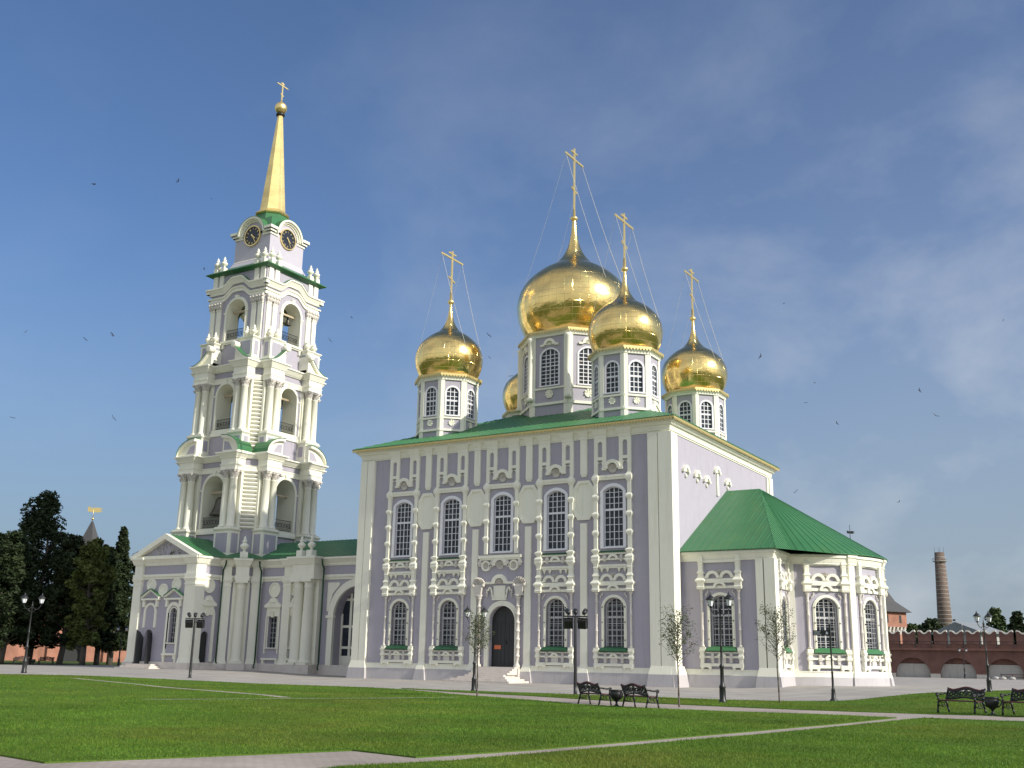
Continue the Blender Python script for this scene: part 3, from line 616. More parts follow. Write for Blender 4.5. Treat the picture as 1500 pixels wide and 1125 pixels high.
o.box(-.42, .42, -.17, -.13, 6.72, 7.58)
for s_ in (-1, 1):
    o.path([(s_*.62, -.1, 6.6), (s_*.7, -.12, 7.0), (s_*.78, -.12, 7.4), (s_*.92, -.12, 7.55), (s_*1.05, -.12, 7.45), (s_*1.0, -.12, 7.28)], .08, 6)
    for z, r in ((7.3, .13), (7.12, .12), (6.95, .1), (6.8, .07)): p.lathe([(.02, -r), (r*.8, -r*.5), (r, 0), (r*.8, r*.5), (.02, r)], (s_*1.2, -.1, z), 8)
    x = s_*2.0
    p.shell(x, 7.78, .62, -.42, -.2, 9); p.box(x-.5, x+.5, -.3, 0, 7.6, 7.8)
    for q_ in (-.5, .5): p.lathe([(.02, -.14), (.14, -.06), (.15, .06), (.02, .14)], (x+q_, -.28, 7.72), 8)
    p.frus(x-.3, x+.3, -.34, 0, 7.0, x-.42, x+.42, -.4, 0, 7.6); p.box(x-.36, x+.36, -.4, 0, 6.88, 7.0)
    pr = [(.3, 1.1), (.3, 1.35), (.2, 1.45)]; z = 1.6
    while z < 6.6: pr += [(.15, z), (.15, z+.38), (.22, z+.43), (.22, z+.5), (.15, z+.55)]; z += .66
    pr += [(.2, 6.75), (.3, 6.9)]
    c = MB(F); c.lathe(pr, (s_*1.88, -.2, 0), 12); c.build('door_column', PALE, cath)
    p.box(s_*1.88-.36, s_*1.88+.36, -.6, 0, -.1, 1.1)
oo = o.build('doorway_surround', CREAM, cath); p.build('carving', PALE, oo)
st = MB()
for k in range(4): e = .42*k; st.box(-18.3+e, -12.1-e, -3.6+e, -.52, -.3 if k == 0 else .15*k, .15*(k+1))
for k in range(4): st.box(-16.85, -13.2, -2.05+.36*k, -.02 if k < 3 else .42, .6+.15*k, .75+.15*k)
st.build('entrance_steps', STEP, cath)
# east wall: five little carved arch heads
for u, z in ((3.1, 16.6), (5.5, 16.55), (7.6, 16.45), (10.1, 17.6), (12.6, 16.95)):
    o = MB(EF); o.band(u, z, .26, .52, 0, math.pi, -.24, 0); o.box(u-.72, u-.4, -.22, 0, z-.1, z+.1); o.box(u+.4, u+.72, -.22, 0, z-.1, z+.1); o.shell(u, z-.02, .26, -.18, -.05, 7)
    if u == 10.1: o.box(u-.18, u+.18, -.15, 0, 15.6, z-.1)
    else: o.lathe([(.02, z-.55), (.12, z-.4), (.1, z-.2)], (u, -.08, 0), 8)
    o.build('blind_arch', CREAM, cath)

# ---- apse
AX, AC, AR, AY0 = 7.2, (5.6, 12.4), 6.9, 1.8
ag = 0.0
aw = MB(); SA = Matrix.Translation((0, AY0, 0)); awc = 3.15
wall_hole(aw, 0, AX, -.3, 10, awc-.92+0, awc+.92, 3.0, 6.05, .72, .5) if False else None
aw.M = SA; wall_hole(aw, 0, AX, -.3, 9.9, awc-.92, awc+.92, 2.9, 6.05, .72, .5)
yj = AC[1]-math.sqrt(AR**2-(AX-AC[0])**2)
aw.M = facing(0, (AX, 0, 0)); wall_hole(aw, AY0, yj, -.3, 9.9, 3.95-.62, 3.95+.62, 2.9, 6.05, .5, .5)
aw.M = facing(0, (AX, 0, 0)); aw.face([(24.8-yj, 0, -.3), (24.8-AY0, 0, -.3), (24.8-AY0, 0, 9.9), (24.8-yj, 0, 9.9)])
aw.M = Matrix.Identity(4); aw.face([(0, 23, -.3), (AX, 23, -.3), (AX, 23, 9.9), (0, 23, 9.9)])
aj = math.degrees(math.acos((AX-AC[0])/AR)); A0, A1 = -aj, aj
WA = [-53.5, -17, 19.5, 56]; HWA = 7.6     # window directions on the round wall
def cyl(mb, a0, a1, r, z0, z1, n=None, r1=None):
    n = n or max(2, int(abs(a1-a0)/2.5)); r1 = r if r1 is None else r1
    for k in range(n):
        s0, s1 = R(a0+(a1-a0)*k/n), R(a0+(a1-a0)*(k+1)/n)
        mb.sm.add(len(mb.f)); mb.face([(AC[0]+r*math.cos(s0), AC[1]+r*math.sin(s0), z0), (AC[0]+r*math.cos(s1), AC[1]+r*math.sin(s1), z0), (AC[0]+r1*math.cos(s1), AC[1]+r1*math.sin(s1), z1), (AC[0]+r1*math.cos(s0), AC[1]+r1*math.sin(s0), z1)])
prev = A0
for wa in WA:
    cyl(aw, prev, wa-HWA*1.9, AR, -.3, 9.9)
    F = facing(R(wa), (AC[0]+AR*math.cos(R(HWA*1.9))*math.cos(R(wa)), AC[1]+AR*math.cos(R(HWA*1.9))*math.sin(R(wa)), 0)); hw_ = AR*math.sin(R(HWA*1.9))
    aw.M = F; wall_hole(aw, -hw_, hw_, -.3, 9.9, -.92, .92, 2.9, 6.05, .72, .5); aw.M = Matrix.Identity(4); prev = wa+HWA*1.9
cyl(aw, prev, A1, AR, -.3, 9.9); aw.build('apse_wall', LILAC, cath)
AWF = [Matrix.Translation((awc, AY0, 0))]+[facing(R(wa), (AC[0]+AR*math.cos(R(HWA*1.9))*math.cos(R(wa)), AC[1]+AR*math.cos(R(HWA*1.9))*math.sin(R(wa)), 0)) for wa in WA[:3]]
for F in AWF: mid_surround(F, .15, 9.72, cath, False); lower_window(F, .15)
F = facing(0, (AX, 3.95, 0)) @ Matrix.Diagonal((.68, 1, 1, 1)); mid_surround(F, .15, 9.72, cath, False); lower_window(F, .15)
ap = MB(); at = MB(); acn = MB()
def arcband(mb, r0, r1, z0, z1, a0=A0, a1=A1):
    cyl(mb, a0, a1, r0, z0, z1, None, r1)
arcband(ap, AR+.35, AR+.22, -.3, .92); arcband(at, AR+.2, AR+.14, .92, 1.26); arcband(at, AR+.17, AR+.17, 1.26, 1.34); arcband(at, AR+.17, AR, 1.34, 1.341); arcband(at, AR+.22, AR+.2, .92, .921)
for F, u0, u1 in ((SA, 0, AX), (facing(0, (AX, 0, 0)), AY0, yj)):
    ap.M = F; ap.frus(u0-.3, u1+.3, -.34, 0, -.4, u0-.2, u1+.2, -.21, 0, .92); at.M = F; at.frus(u0-.15, u1+.15, -.19, 0, .92, u0-.1, u1+.1, -.13, 0, 1.26); at.box(u0-.15, u1+.15, -.16, 0, 1.26, 1.34)
    acn.M = F; acn.box(u0-.05, u1+.05, -.1, 0, 9.3, 9.42); acn.frus(u0-.1, u1+.1, -.12, 0, 9.42, u0-.2, u1+.2, -.26, 0, 9.8); acn.box(u0-.3, u1+.3, -.34, 0, 9.8, 10.0)
acn.M = Matrix.Identity(4); arcband(acn, AR+.1, AR+.1, 9.25, 9.38); arcband(acn, AR+.12, AR+.26, 9.38, 9.75); arcband(acn, AR+.34, AR+.34, 9.75, 9.96); arcband(acn, AR+.26, AR+.34, 9.75, 9.751); arcband(acn, AR+.12, AR+.1, 9.38, 9.381); arcband(acn, AR, AR+.1, 9.25, 9.251); arcband(acn, AR+.34, AR, 9.96, 9.961)
ap.build('apse_plinth', GREYP, cath); at.build('apse_moulding', CREAM, cath); acn.build('apse_cornice', CREAM, cath)
for a in (-75.5, -36, 2, 38):       # pilasters on the round wall
    F = facing(R(a), (AC[0]+AR*math.cos(R(a)), AC[1]+AR*math.sin(R(a)), 0)); o = MB(F); o.box(-.26, .26, -.2, .1, 1.3, 9.28); o.frus(-.42, .42, -.32, .1, .9, -.26, .26, -.205, .1, 1.5); o.box(-.3, .3, -.26, .1, 9.28, 9.44); o.frus(-.32, .32, -.28, .1, 9.44, -.42, .42, -.4, .1, 9.8); o.box(-.45, .45, -.46, .1, 9.8, 9.97); o.build('apse_pilaster', CREAM, cath)
    o = MB(F); o.frus(-.6, .6, -.5, .1, -.4, -.44, .44, -.34, .1, .9); o.build('pilaster_foot', GREYP, cath)
o = MB(SA); o.box(6.0, 6.55, -.25, 0, 1.3, 9.35); o.box(6.65, AX+.25, -.25, 0, 1.3, 9.35); o.frus(5.88, AX+.4, -.42, 0, .9, 6.0, AX+.25, -.26, 0, 1.5); o.build('corner_pilaster', CREAM, cath)
o = MB(SA); o.frus(5.7, AX+.6, -.6, 0, -.4, 5.86, AX+.42, -.44, 0, .9); o.build('pilaster_foot', GREYP, cath)
o = MB(facing(0, (AX, 0, 0))); o.box(AY0-.002, AY0+.62, -.25, 0, 1.3, 9.35); o.frus(AY0-.1, AY0+.75, -.41, 0, .91, AY0, AY0+.62, -.255, 0, 1.5); o.build('corner_pilaster', CREAM, cath)
# apse roof
zE = 10.08; E = [(0, AY0-.5, zE), (AX+.48, AY0-.5, zE), (AX+.48, yj-.1, zE)]
ra = AR+.5; a = -aj+2
while a < aj-1: E.append((AC[0]+ra*math.cos(R(a)), AC[1]+ra*math.sin(R(a)), zE)); a += 5
E += [(AX+.48, 24.9-yj, zE), (AX+.48, 23.5, zE), (0, 23.5, zE)]
PK, P0 = (3.0, 12.4, 16.35), (0, 12.4, 16.35)
o = MB(); o.face([E[0], E[1], PK, P0]); seams(o, [E[0], E[1], PK, P0], (1, 0, 0), .62, .05, .04)
for k in range(1, len(E)-2):
    o.face([E[k], E[k+1], PK])
    if k % 1 == 0 and 1 <= k: o.tube(E[k], tuple(Vector(PK)*.97+Vector(E[k])*.03), .035, .02, 4)
for k in (1, 2): seams(o, [E[k], E[k+1], PK], Vector(E[k+1])-Vector(E[k]), .6, .05, .04)
o.face([E[-2], E[-1], P0, PK])
for k in range(len(E)-1): o.face([E[k], E[k+1], dn(E[k+1]), dn(E[k])])
o.face([dn(e) for e in E]); o.build('apse_roof', GREEN, cath)

# ---- drums and domes
DX, DY = 9.32, 7.93; CC = (-15.14, 12.48)
def octa(r): return [(r*math.cos(R(22.5+45*k)), r*math.sin(R(22.5+45*k))) for k in range(8)]
def drum(cx, cy, ap_, z0, z1, win, big):
    """octagonal drum: ap_ = apothem, win=(half width, z bottom, z spring, rise)"""
    side = ap_*math.tan(R(22.5)); w = MB(); hwn, zb, zs, ri = win
    for k in range(8):
        w.M = facing(R(45*k), (cx+ap_*math.cos(R(45*k)), cy+ap_*math.sin(R(45*k)), 0)); wall_hole(w, -side, side, z0, z1, -hwn, hwn, zb, zs, ri, .16)
    dr = w.build('drum', LILAC, cath); c = MB()
    for k in range(8):
        F = facing(R(45*k), (cx+ap_*math.cos(R(45*k)), cy+ap_*math.sin(R(45*k)), 0)); c.M = F
        pw = .3 if not big else .42
        for s_ in (-1, 1): c.box(min(s_*(side+.03), s_*(side-pw)), max(s_*(side+.03), s_*(side-pw)), -.1, .02, z0, z1-.25)
        c.box(-side, side, -.12, .02, zb-.38, zb-.22); c.box(-side-.03, side+.03, -.16, .02, z1-.45, z1-.3); c.frus(-side-.05, side+.05, -.16, .02, z1-.3, -side-.12, side+.12, -.32, .02, z1)
        c.box(-side-.02, side+.02, -.16, .02, z0+(.8 if not big else 1.75), z0+(1.0 if not big else 2.0))
        if big:
            c.M = Matrix.Identity(4); vx, vy = octa(ap_/math.cos(R(22.5)))[k]; c.lathe([(.36, 25.2), (.36, 25.5), (.26, 25.6), (.26, 31.0), (.34, 31.15), (.34, 31.4)], (cx+vx*1.03, cy+vy*1.03, 0), 10); c.M = F
            c.band(0, zs+ri+.42, .36, .62, 0, math.pi, -.22, 0); c.box(-.95, -.55, -.2, 0, zs+ri+.32, zs+ri+.5); c.box(.55, .95, -.2, 0, zs+ri+.32, zs+ri+.5); c.shell(0, zs+ri+.4, .37, -.18, -.05, 7)
            c.shell(0, zb-.85, .42, -.2, -.06, 8, 0, 2*math.pi)
        else: c.shell(0, zb-.75, .3, -.16, -.05, 8, 0, 2*math.pi)
    c.build('drum_moulding', CREAM, dr)
    for k in range(8):
        F = facing(R(45*k), (cx+ap_*math.cos(R(45*k)), cy+ap_*math.sin(R(45*k)), 0)); m_ = MB(F)
        fr = .13; arch_frame(m_, -hwn, hwn, zb, zs, ri, .16, -.07, .01); m_.box(-hwn-.18, hwn+.18, -.12, .01, zb-.12, zb)
        nb = 4 if big else 3; nr = 9 if big else 6; muntins(m_, -hwn, hwn, zb, zs, ri, nb, [zb+(zs-zb+.0)*j/(nr-1) for j in range(1, nr)], .06, .12, .06); m_.box(-hwn, hwn, .05, .13, zb+(zs-zb)*.62, zb+(zs-zb)*.62+.08)
        m_.build('window_frame', WHITE, dr); pane(dr, F, -hwn, hwn, zb, zs, ri, .13, 'pane')
    # fretwork and dark cornice slab
    f = MB(); ro = (ap_+.42)/math.cos(R(22.5)); P = octa(ro)
    for k in range(8):
        F = facing(R(45*k), (cx+(ap_+.4)*math.cos(R(45*k)), cy+(ap_+.4)*math.sin(R(45*k)), 0)); f.M = F; sd_ = (ap_+.4)*math.tan(R(22.5)); f.box(-sd_, sd_, -.03, 0, z1-.04, z1+.12); n = int(2*sd_/.26)
        for j in range(n): u = -sd_+2*sd_*j/n; f.prism([(u+.02, z1-.04), (u+sd_/n, z1-.24), (u+2*sd_/n-.02, z1-.04)], -.025, -.005)
    f.build('fretwork', FRET, dr)
    s = MB(); s.slab([(cx+x, cy+y) for x, y in octa(ro-.02)], z1+.02, z1+.1); s.build('drum_roof', GREYST, dr)
    return dr
PROF = [(4.55, 32.1), (4.72, 32.4), (5.02, 32.95), (5.33, 33.7), (5.55, 34.5), (5.65, 35.3), (5.62, 35.9), (5.48, 36.6), (5.18, 37.35), (4.7, 38.05), (4.05, 38.7), (3.3, 39.3), (2.55, 39.75), (1.95, 40.15), (1.45, 40.65), (1.05, 41.2), (.75, 41.8), (.54, 42.4), (.4, 43.05), (.3, 43.8), (.24, 44.6), (.2, 45.0)]
def smooth(P, k=3):
    out = []
    for i in range(len(P)-1):
        p0, p1, p2, p3 = P[max(0, i-1)], P[i], P[i+1], P[min(len(P)-1, i+2)]
        for j in range(k):
            t = j/k; out.append(tuple(.5*(2*p1[q]+(p2[q]-p0[q])*t+(2*p0[q]-5*p1[q]+4*p2[q]-p3[q])*t*t+(3*p1[q]-p0[q]-3*p2[q]+p3[q])*t**3) for q in (0, 1)))
    return out+[P[-1]]
def cross_mesh(cx, cy, z0, z1, hl, w=.085):
    o = MB(); H = z1-z0
    o.box(cx-w*.7, cx+w*.7, cy-w, cy+w, z0, z1)
    zm = z0+H*.82; o.box(cx-w*.6, cx+w*.6, cy-hl, cy-w, zm-w, zm+w); o.box(cx-w*.6, cx+w*.6, cy+w, cy+hl, zm-w, zm+w)
    zt_ = z0+H*.93; o.box(cx-w*.6, cx+w*.6, cy-hl*.32, cy-w, zt_-w*.9, zt_+w*.9); o.box(cx-w*.6, cx+w*.6, cy+w, cy+hl*.32, zt_-w*.9, zt_+w*.9)
    zl = z0+H*.32; o.M = Matrix.Translation((cx, cy, zl)) @ Matrix.Rotation(R(-18), 4, 'X'); o.box(-w*.6, w*.6, -hl*.3, hl*.3, -w*.9, w*.9)
    return o, zm
def dome(cx, cy, sr, zbase, sz, zx, hl):
    P = [(r*sr if r > .5 else max(r*sr, .14), zbase+(z-32.1)*sz) for r, z in PROF]; o = MB()
    o.lathe([(P[0][0]+.12, zbase-.16), (P[0][0]+.12, zbase-.02)]+smooth(P), (cx, cy, 0), 56); zb = P[-1][1]
    dm = o.build('dome', GOLD, cath, loc=(cx, cy, zbase))
    f = MB(); f.lathe([(.14, zb-.05), (.32*max(sr, .8), zb+.06), (.4*max(sr, .8), zb+.2), (.32*max(sr, .8), zb+.34), (.14, zb+.42), (.13, zb+1.2)], (cx, cy, 0), 14); f.build('finial', GOLDP, dm)
    c, zm = cross_mesh(cx, cy, zb+1.1, zx, hl, .1 if sr > .8 else .085); c.build('cross', GOLDP, dm)
    for sy in (-1, 1):
        for sx in (-1, 1):
            ch = MB(); rr = 5.45*sr; p0 = Vector((cx, cy+sy*hl*.93, zm-.1)); p1 = Vector((cx+sx*rr*.88, cy+sy*rr*.42, zbase+(36.9-32.1)*sz)); pts = []
            for k in range(9): t = k/8; q = p0.lerp(p1, t); q.z -= .5*sr*math.sin(math.pi*t); pts.append(tuple(q))
            ch.path(pts, (.026 if sr > .8 else .022) if sx > 0 else .011, 5); ch.build('chain', GRILLE, dm)
    return dm
for sx, sy in ((1, -1), (-1, -1), (1, 1), (-1, 1)):
    x, y = CC[0]+sx*DX, CC[1]+sy*DY
    drum(x, y, 2.62, 21.2, 27.3, (.56, 23.55, 25.75, .42), False); dome(x, y, .575, 27.45, .6, 40.7, 1.85)
    g = MB()      # little gablets at the feet of the corner drums
    for k in (6, 0, 4, 2):
        F = facing(R(45*k), (x+2.62*math.cos(R(45*k)), y+2.62*math.sin(R(45*k)), 0)); g.M = F
        if (k == 0 and sx == 1) or (k == 4 and sx == -1): g.prism([(-1.25, 21.9), (0, 22.75), (1.25, 21.9), (1.25, 22.08), (0, 22.95), (-1.25, 22.08)], -.26, 0); g.prism([(-1.1, 21.3), (1.1, 21.3), (1.1, 21.95), (0, 22.72), (-1.1, 21.95)], -.12, 0)
    g.build('gablet', CREAM, cath)
drum(CC[0], CC[1], 4.72, 23.0, 31.85, (.92, 26.65, 29.6, .55), True); dome(CC[0], CC[1], 1.0, 32.1, 1.0, 53.0, 1.9)
#@@TOWER
# ================================================================= BELL TOWER
TX, TY, TZ = -57.4, 12.35, .3
tow = thing('bell_tower', (TX, TY, TZ), 'tall white and lilac three-tier bell tower with clock faces and golden spire', 'bell tower')
TM = Matrix.Translation((TX, TY, 0))
FACES = [TM @ Matrix.Rotation(k*math.pi/2, 4, 'Z') for k in range(4)]       # k=0 south, 1 east, 2 north, 3 west
def spread(mb_fn, name, m, parent, faces=FACES, **kw):
    """build the mesh once for the south face, then copy it round the tower"""
    mb = MB(); mb_fn(mb); o = mb.build(name, m, parent, loc=(0, 0, 0)); off = o.matrix_basis.copy(); pw = WL.get(parent); outs = []
    for k, F in enumerate(faces):
        c = o if k == 0 else o.copy()
        if k: col.objects.link(c); c.parent = parent
        c.matrix_basis = Matrix.Translation(-pw) @ F; WL[c] = pw.copy(); outs.append(c)
    return outs
def tier(z0, z1, hc, ch, hw, zb, zs, inner, purple=LILAC):
    """square storey with chamfered corners and an arched opening in each face"""
    w = MB()
    for F in FACES:
        w.M = F @ Matrix.Translation((0, -hc, 0)); wall_hole(w, -hc+ch, hc-ch, z0, z1, -hw, hw, zb, zs, hw, .01)
        if ch > .01: w.M = F; w.face([(hc-ch, -hc, z0), (hc, -hc+ch, z0), (hc, -hc+ch, z1), (hc-ch, -hc, z1)])
    w.build('storey_wall', purple, tow)
    i = MB()
    for F in FACES:
        i.M = F @ Matrix.Translation((0, -hc+.012, 0)); A = arch_pts(-hw, hw, zs, hw); O = [(-hw, zb), (hw, zb)]+A; dp = inner
        for a, b in zip(O, O[1:]+O[:1]): i.face([(a[0], 0, a[1]), (a[0], dp, a[1]), (b[0], dp, b[1]), (b[0], 0, b[1])])
        r = hc-inner-.012; wall_hole(i, -r, r, zb, z1-.3, -hw, hw, zb+.001, zs, hw, .001); i.M = F @ Matrix.Translation((0, -r, 0))
        i.v = i.v
    i.M = TM; r = hc-inner; i.face([(-r, -r, zb), (r, -r, zb), (r, r, zb), (-r, r, zb)]); i.face([(-r, -r, z1-.3), (r, -r, z1-.3), (r, r, z1-.3), (-r, r, z1-.3)])
    i.build('storey_interior', CREAM, tow)
def inner_walls(hc, inner, z0, z1, hw, zb, zs):
    pass
def opening_trim(hc, hw, zb, zs, name='archivolt', foot=True):
    def f(mb):
        mb.M = Matrix.Translation((0, -hc, 0)); arch_frame(mb, -hw, hw, zb, zs, hw, .34, -.12, .02, 16); arch_frame(mb, -hw, hw, zb, zs, hw, .12, -.18, -.11, 16)
        for s_ in (-1, 1): mb.box(min(s_*(hw-.04), s_*(hw+.46)), max(s_*(hw-.04), s_*(hw+.46)), -.2, .02, zs-.12, zs+.06)
        mb.frus(-.16, .16, -.24, .02, zs+hw-.05, -.26, .26, -.3, .02, zs+hw+.5)
        arch_frame(mb, -hw-.72, hw+.72, zb, zs+hw+.35, .06, .14, -.07, .0, 6) if foot else None
    spread(f, name, CREAM, tow)
def rail(hc, hw, zb, h=1.0):
    def f(mb):
        d = -hc+.15
        mb.box(-hw, hw, d-.03, d+.03, zb+h-.05, zb+h); mb.box(-hw, hw, d-.03, d+.03, zb+.08, zb+.13); mb.box(-hw, hw, d-.02, d+.02, zb+h*.36, zb+h*.4); mb.box(-hw, hw, d-.02, d+.02, zb+h*.66, zb+h*.7)
        n = int(hw*2/.16)
        for k in range(n+1): u = -hw+2*hw*k/n; mb.box(u-.012, u+.012, d-.012, d+.012, zb+.1, zb+h)
        n = int(hw*2/.42)
        for k in range(n): u = -hw+2*hw*(k+.5)/n; mb.band(u, zb+h*.53, .06, .11, 0, 2*math.pi, d-.015, d+.015, 8)
    spread(f, 'railing', IRON, tow)
def column(x, y, r, z0, zc, z1, name='column'):
    P = [(r*1.45, z0), (r*1.45, z0+.16), (r*1.25, z0+.2), (r*1.35, z0+.3), (r*1.1, z0+.4), (r, z0+.5), (r*1.0, z0+(zc-z0)*.4), (r*.88, zc-.12), (r*1.0, zc-.08), (r*1.0, zc)]
    P = P[2:]
    def f(mb): mb.box(x-r*1.45, x+r*1.45, y-r*1.45, y+r*1.45, z0, z0+.18); mb.lathe(P, (x, y, 0), 18)
    cs = spread(f, name, CREAM, tow)
    def g(mb):       # leafy capital
        H = z1-zc
        mb.lathe([(r*.9, zc), (r*.95, zc+H*.3), (r*1.15, zc+H*.62), (r*1.5, zc+H*.84)], (x, y, 0), 14)
        for row, (zz, rr, hh) in enumerate(((zc+.02, r*.95, H*.42), (zc+H*.34, r*1.08, H*.46))):
            for k in range(8):
                a = 2*math.pi*(k+.5*row)/8; c, s_ = math.cos(a), math.sin(a); t = (-s_, c)
                P0 = [(x+rr*c+t[0]*q, y+rr*s_+t[1]*q, zz) for q in (-r*.3, r*.3)]; P1 = [(x+rr*1.2*c+t[0]*q, y+rr*1.2*s_+t[1]*q, zz+hh*.8) for q in (-r*.26, r*.26)]; P2 = (x+rr*1.5*c, y+rr*1.5*s_, zz+hh*.72)
                mb.face([P0[0], P0[1], P1[1], P1[0]]); mb.face([P1[0], P1[1], P2])
        for sx in (-1, 1):
            for sy in (-1, 1): mb.lathe([(.01, -r*.3), (r*.3, -r*.15), (r*.3, r*.15), (.01, r*.3)], (x+sx*r*1.15, y+sy*r*1.15, zc+H*.76), 6)
        mb.box(x-r*1.5, x+r*1.5, y-r*1.5, y+r*1.5, zc+H*.86, z1)
    caps = spread(g, 'capital', PALE, tow)
    return cs
def urn(x, y, z, h=1.4, parent=None, faces=FACES):
    s = h/1.4
    def f(mb):
        mb.box(x-.24*s, x+.24*s, y-.24*s, y+.24*s, z, z+.16*s)
        mb.lathe([(q*s, w*s+z) for q, w in ((.2, .16), (.1, .24), (.1, .32), (.24, .42), (.34, .56), (.36, .66), (.26, .76), (.16, .84), (.14, .9), (.24, .96), (.2, 1.02), (.1, 1.08), (.12, 1.2), (.07, 1.32), (.01, 1.42))], (x, y, 0), 12)
    return spread(f, 'urn', WHITEW if False else CREAM, parent or tow, faces)
def entab(blocks, hc, ch, zA, zF, zC, z1, front, ext):
    """entablature: wall band plus blocks breaking forward over the column pairs"""
    def wall(mb):
        o = hc-ch
        mb.box(-o-.02, o+.02, -hc-.14, -hc+.02, zA, zF); mb.box(-o-.02, o+.02, -hc-.2, -hc+.02, zF-.12, zF)
        mb.box(-o-.02, o+.02, -hc-.16, -hc+.02, zC-.1, zC); mb.frus(-o, o, -hc-.24, 0-hc+.02, zC, -o, o, -hc-.62, -hc+.02, z1-.14); mb.box(-o, o, -hc-.7, -hc+.02, z1-.14, z1)
        # round the chamfer
        import math as m_
        mb.M = Matrix.Translation((hc-ch/2, -hc+ch/2, 0)) @ Matrix.Rotation(m_.pi/4, 4, 'Z'); L_ = ch*.7071+.08
        mb.box(-L_, L_, -.16, .02, zA, zF); mb.frus(-L_, L_, -.2, .02, zC, -L_-.2, L_+.2, -.5, .02, z1-.14); mb.box(-L_-.22, L_+.22, -.55, .02, z1-.14, z1-.01)
    spread(wall, 'entablature', CREAM, tow)
    for s_ in (-1, 1):
        def blk(mb):
            a, b = sorted((s_*blocks[0], s_*blocks[1])); y0 = -front
            mb.box(a, b, y0, -hc, zA, zF); mb.box(a-.06, b+.06, y0-.06, -hc, zF-.13, zF-.005); mb.box(a+.02, b-.02, y0+.03, -hc, zF-.01, zC)
            mb.box(a-.08, b+.08, y0-.08, -hc, zC-.1, zC+.003); mb.frus(a-.1, b+.1, y0-.1, -hc, zC, a-ext, b+ext, y0-ext, -hc, z1-.14); mb.box(a-ext-.08, b+ext+.08, y0-ext-.08, -hc, z1-.14, z1+.006)
        spread(blk, 'entablature_block', CREAM, tow)
def pedestal(blocks, hc, front, z0, z1, urns=False):
    for s_ in (-1, 1):
        a, b = sorted((s_*blocks[0], s_*blocks[1]))
        def f(mb): mb.box(a, b, -front, -hc, z0, z1-.25); mb.box(a-.12, b+.12, -front-.12, -hc, z0, z0+.45); mb.frus(a-.04, b+.04, -front-.04, -hc, z1-.25, a-.16, b+.16, -front-.16, -hc, z1-.1); mb.box(a-.18, b+.18, -front-.18, -hc, z1-.1, z1)
        ps = spread(f, 'pedestal', CREAM, tow)
        def g(mb):
            mb.box(a+.28, b-.28, -front-.015, -front+.05, z0+.75, z1-.5)
            for x in (a, b): mb.box(x-.015, x+.015, -front+.3, -hc-.25, z0+.75, z1-.5)
        spread(g, 'pedestal_panel', LILAC, tow)
def pilaster_back(blocks, hc, front, z0, z1):
    for s_ in (-1, 1):
        a, b = sorted((s_*blocks[0], s_*blocks[1]))
        def f(mb): mb.box(a+.08, b-.08, -front, -hc, z0, z1)
        spread(f, 'backing_pilaster', CREAM, tow)
def rustic(hc, ch, z0, z1, n):
    def f(mb):
        mb.M = Matrix.Translation((hc-ch/2, -hc+ch/2, 0)) @ Matrix.Rotation(math.pi/4, 4, 'Z'); h = (z1-z0)/n; L_ = ch*.7071*.86
        for k in range(n):
            z = z0+k*h; P = [(0, z+.04*h)]+[(-.30*math.sin(math.pi*t), z+h*(.04+.8*t)) for t in (.12, .3, .5, .7, .88)]+[(0, z+.84*h)]
            i = mb.pts([(-L_, y, q) for y, q in P]); mb.pts([(L_, y, q) for y, q in P]); m_ = len(P)
            for j in range(m_-1): mb.f.append((i+j, i+m_+j, i+m_+j+1, i+j+1))
            mb.f.append(tuple(i+j for j in range(m_))); mb.f.append(tuple(i+m_+j for j in reversed(range(m_))))
    spread(f, 'rusticated_corner', CREAM, tow)
B1, B2, B3 = (2.15, 4.45), (2.05, 4.25), (2.0, 4.15)
# ---- tier one
tier(11.0, 23.3, 5.4, 1.25, 1.55, 15.25, 19.55, 2.5)
pedestal(B1, 5.4, 6.9, 11.6, 14.95); pilaster_back(B1, 5.4, 5.75, 14.95, 21.4)
for x in (2.78, 3.86):
    for s_ in (-1, 1): column(s_*x, -6.32, .43, 14.95, 20.5, 21.4)
opening_trim(5.4, 1.55, 15.25, 19.55); rail(5.4, 1.55, 15.3, 1.25); entab(B1, 5.4, 1.25, 21.4, 22.0, 22.75, 23.3, 6.82, .42); rustic(5.4, 1.25, 15.0, 21.6, 15)
def dado(mb): mb.box(-2.15, 2.15, -5.62, -5.38, 14.6, 14.95); mb.box(-2.15, 2.15, -5.55, -5.38, 12.6, 12.95); mb.box(-2.1, 2.1, -5.5, -5.38, 14.95, 15.25)
spread(dado, 'dado', CREAM, tow)
def drain(x0): pass
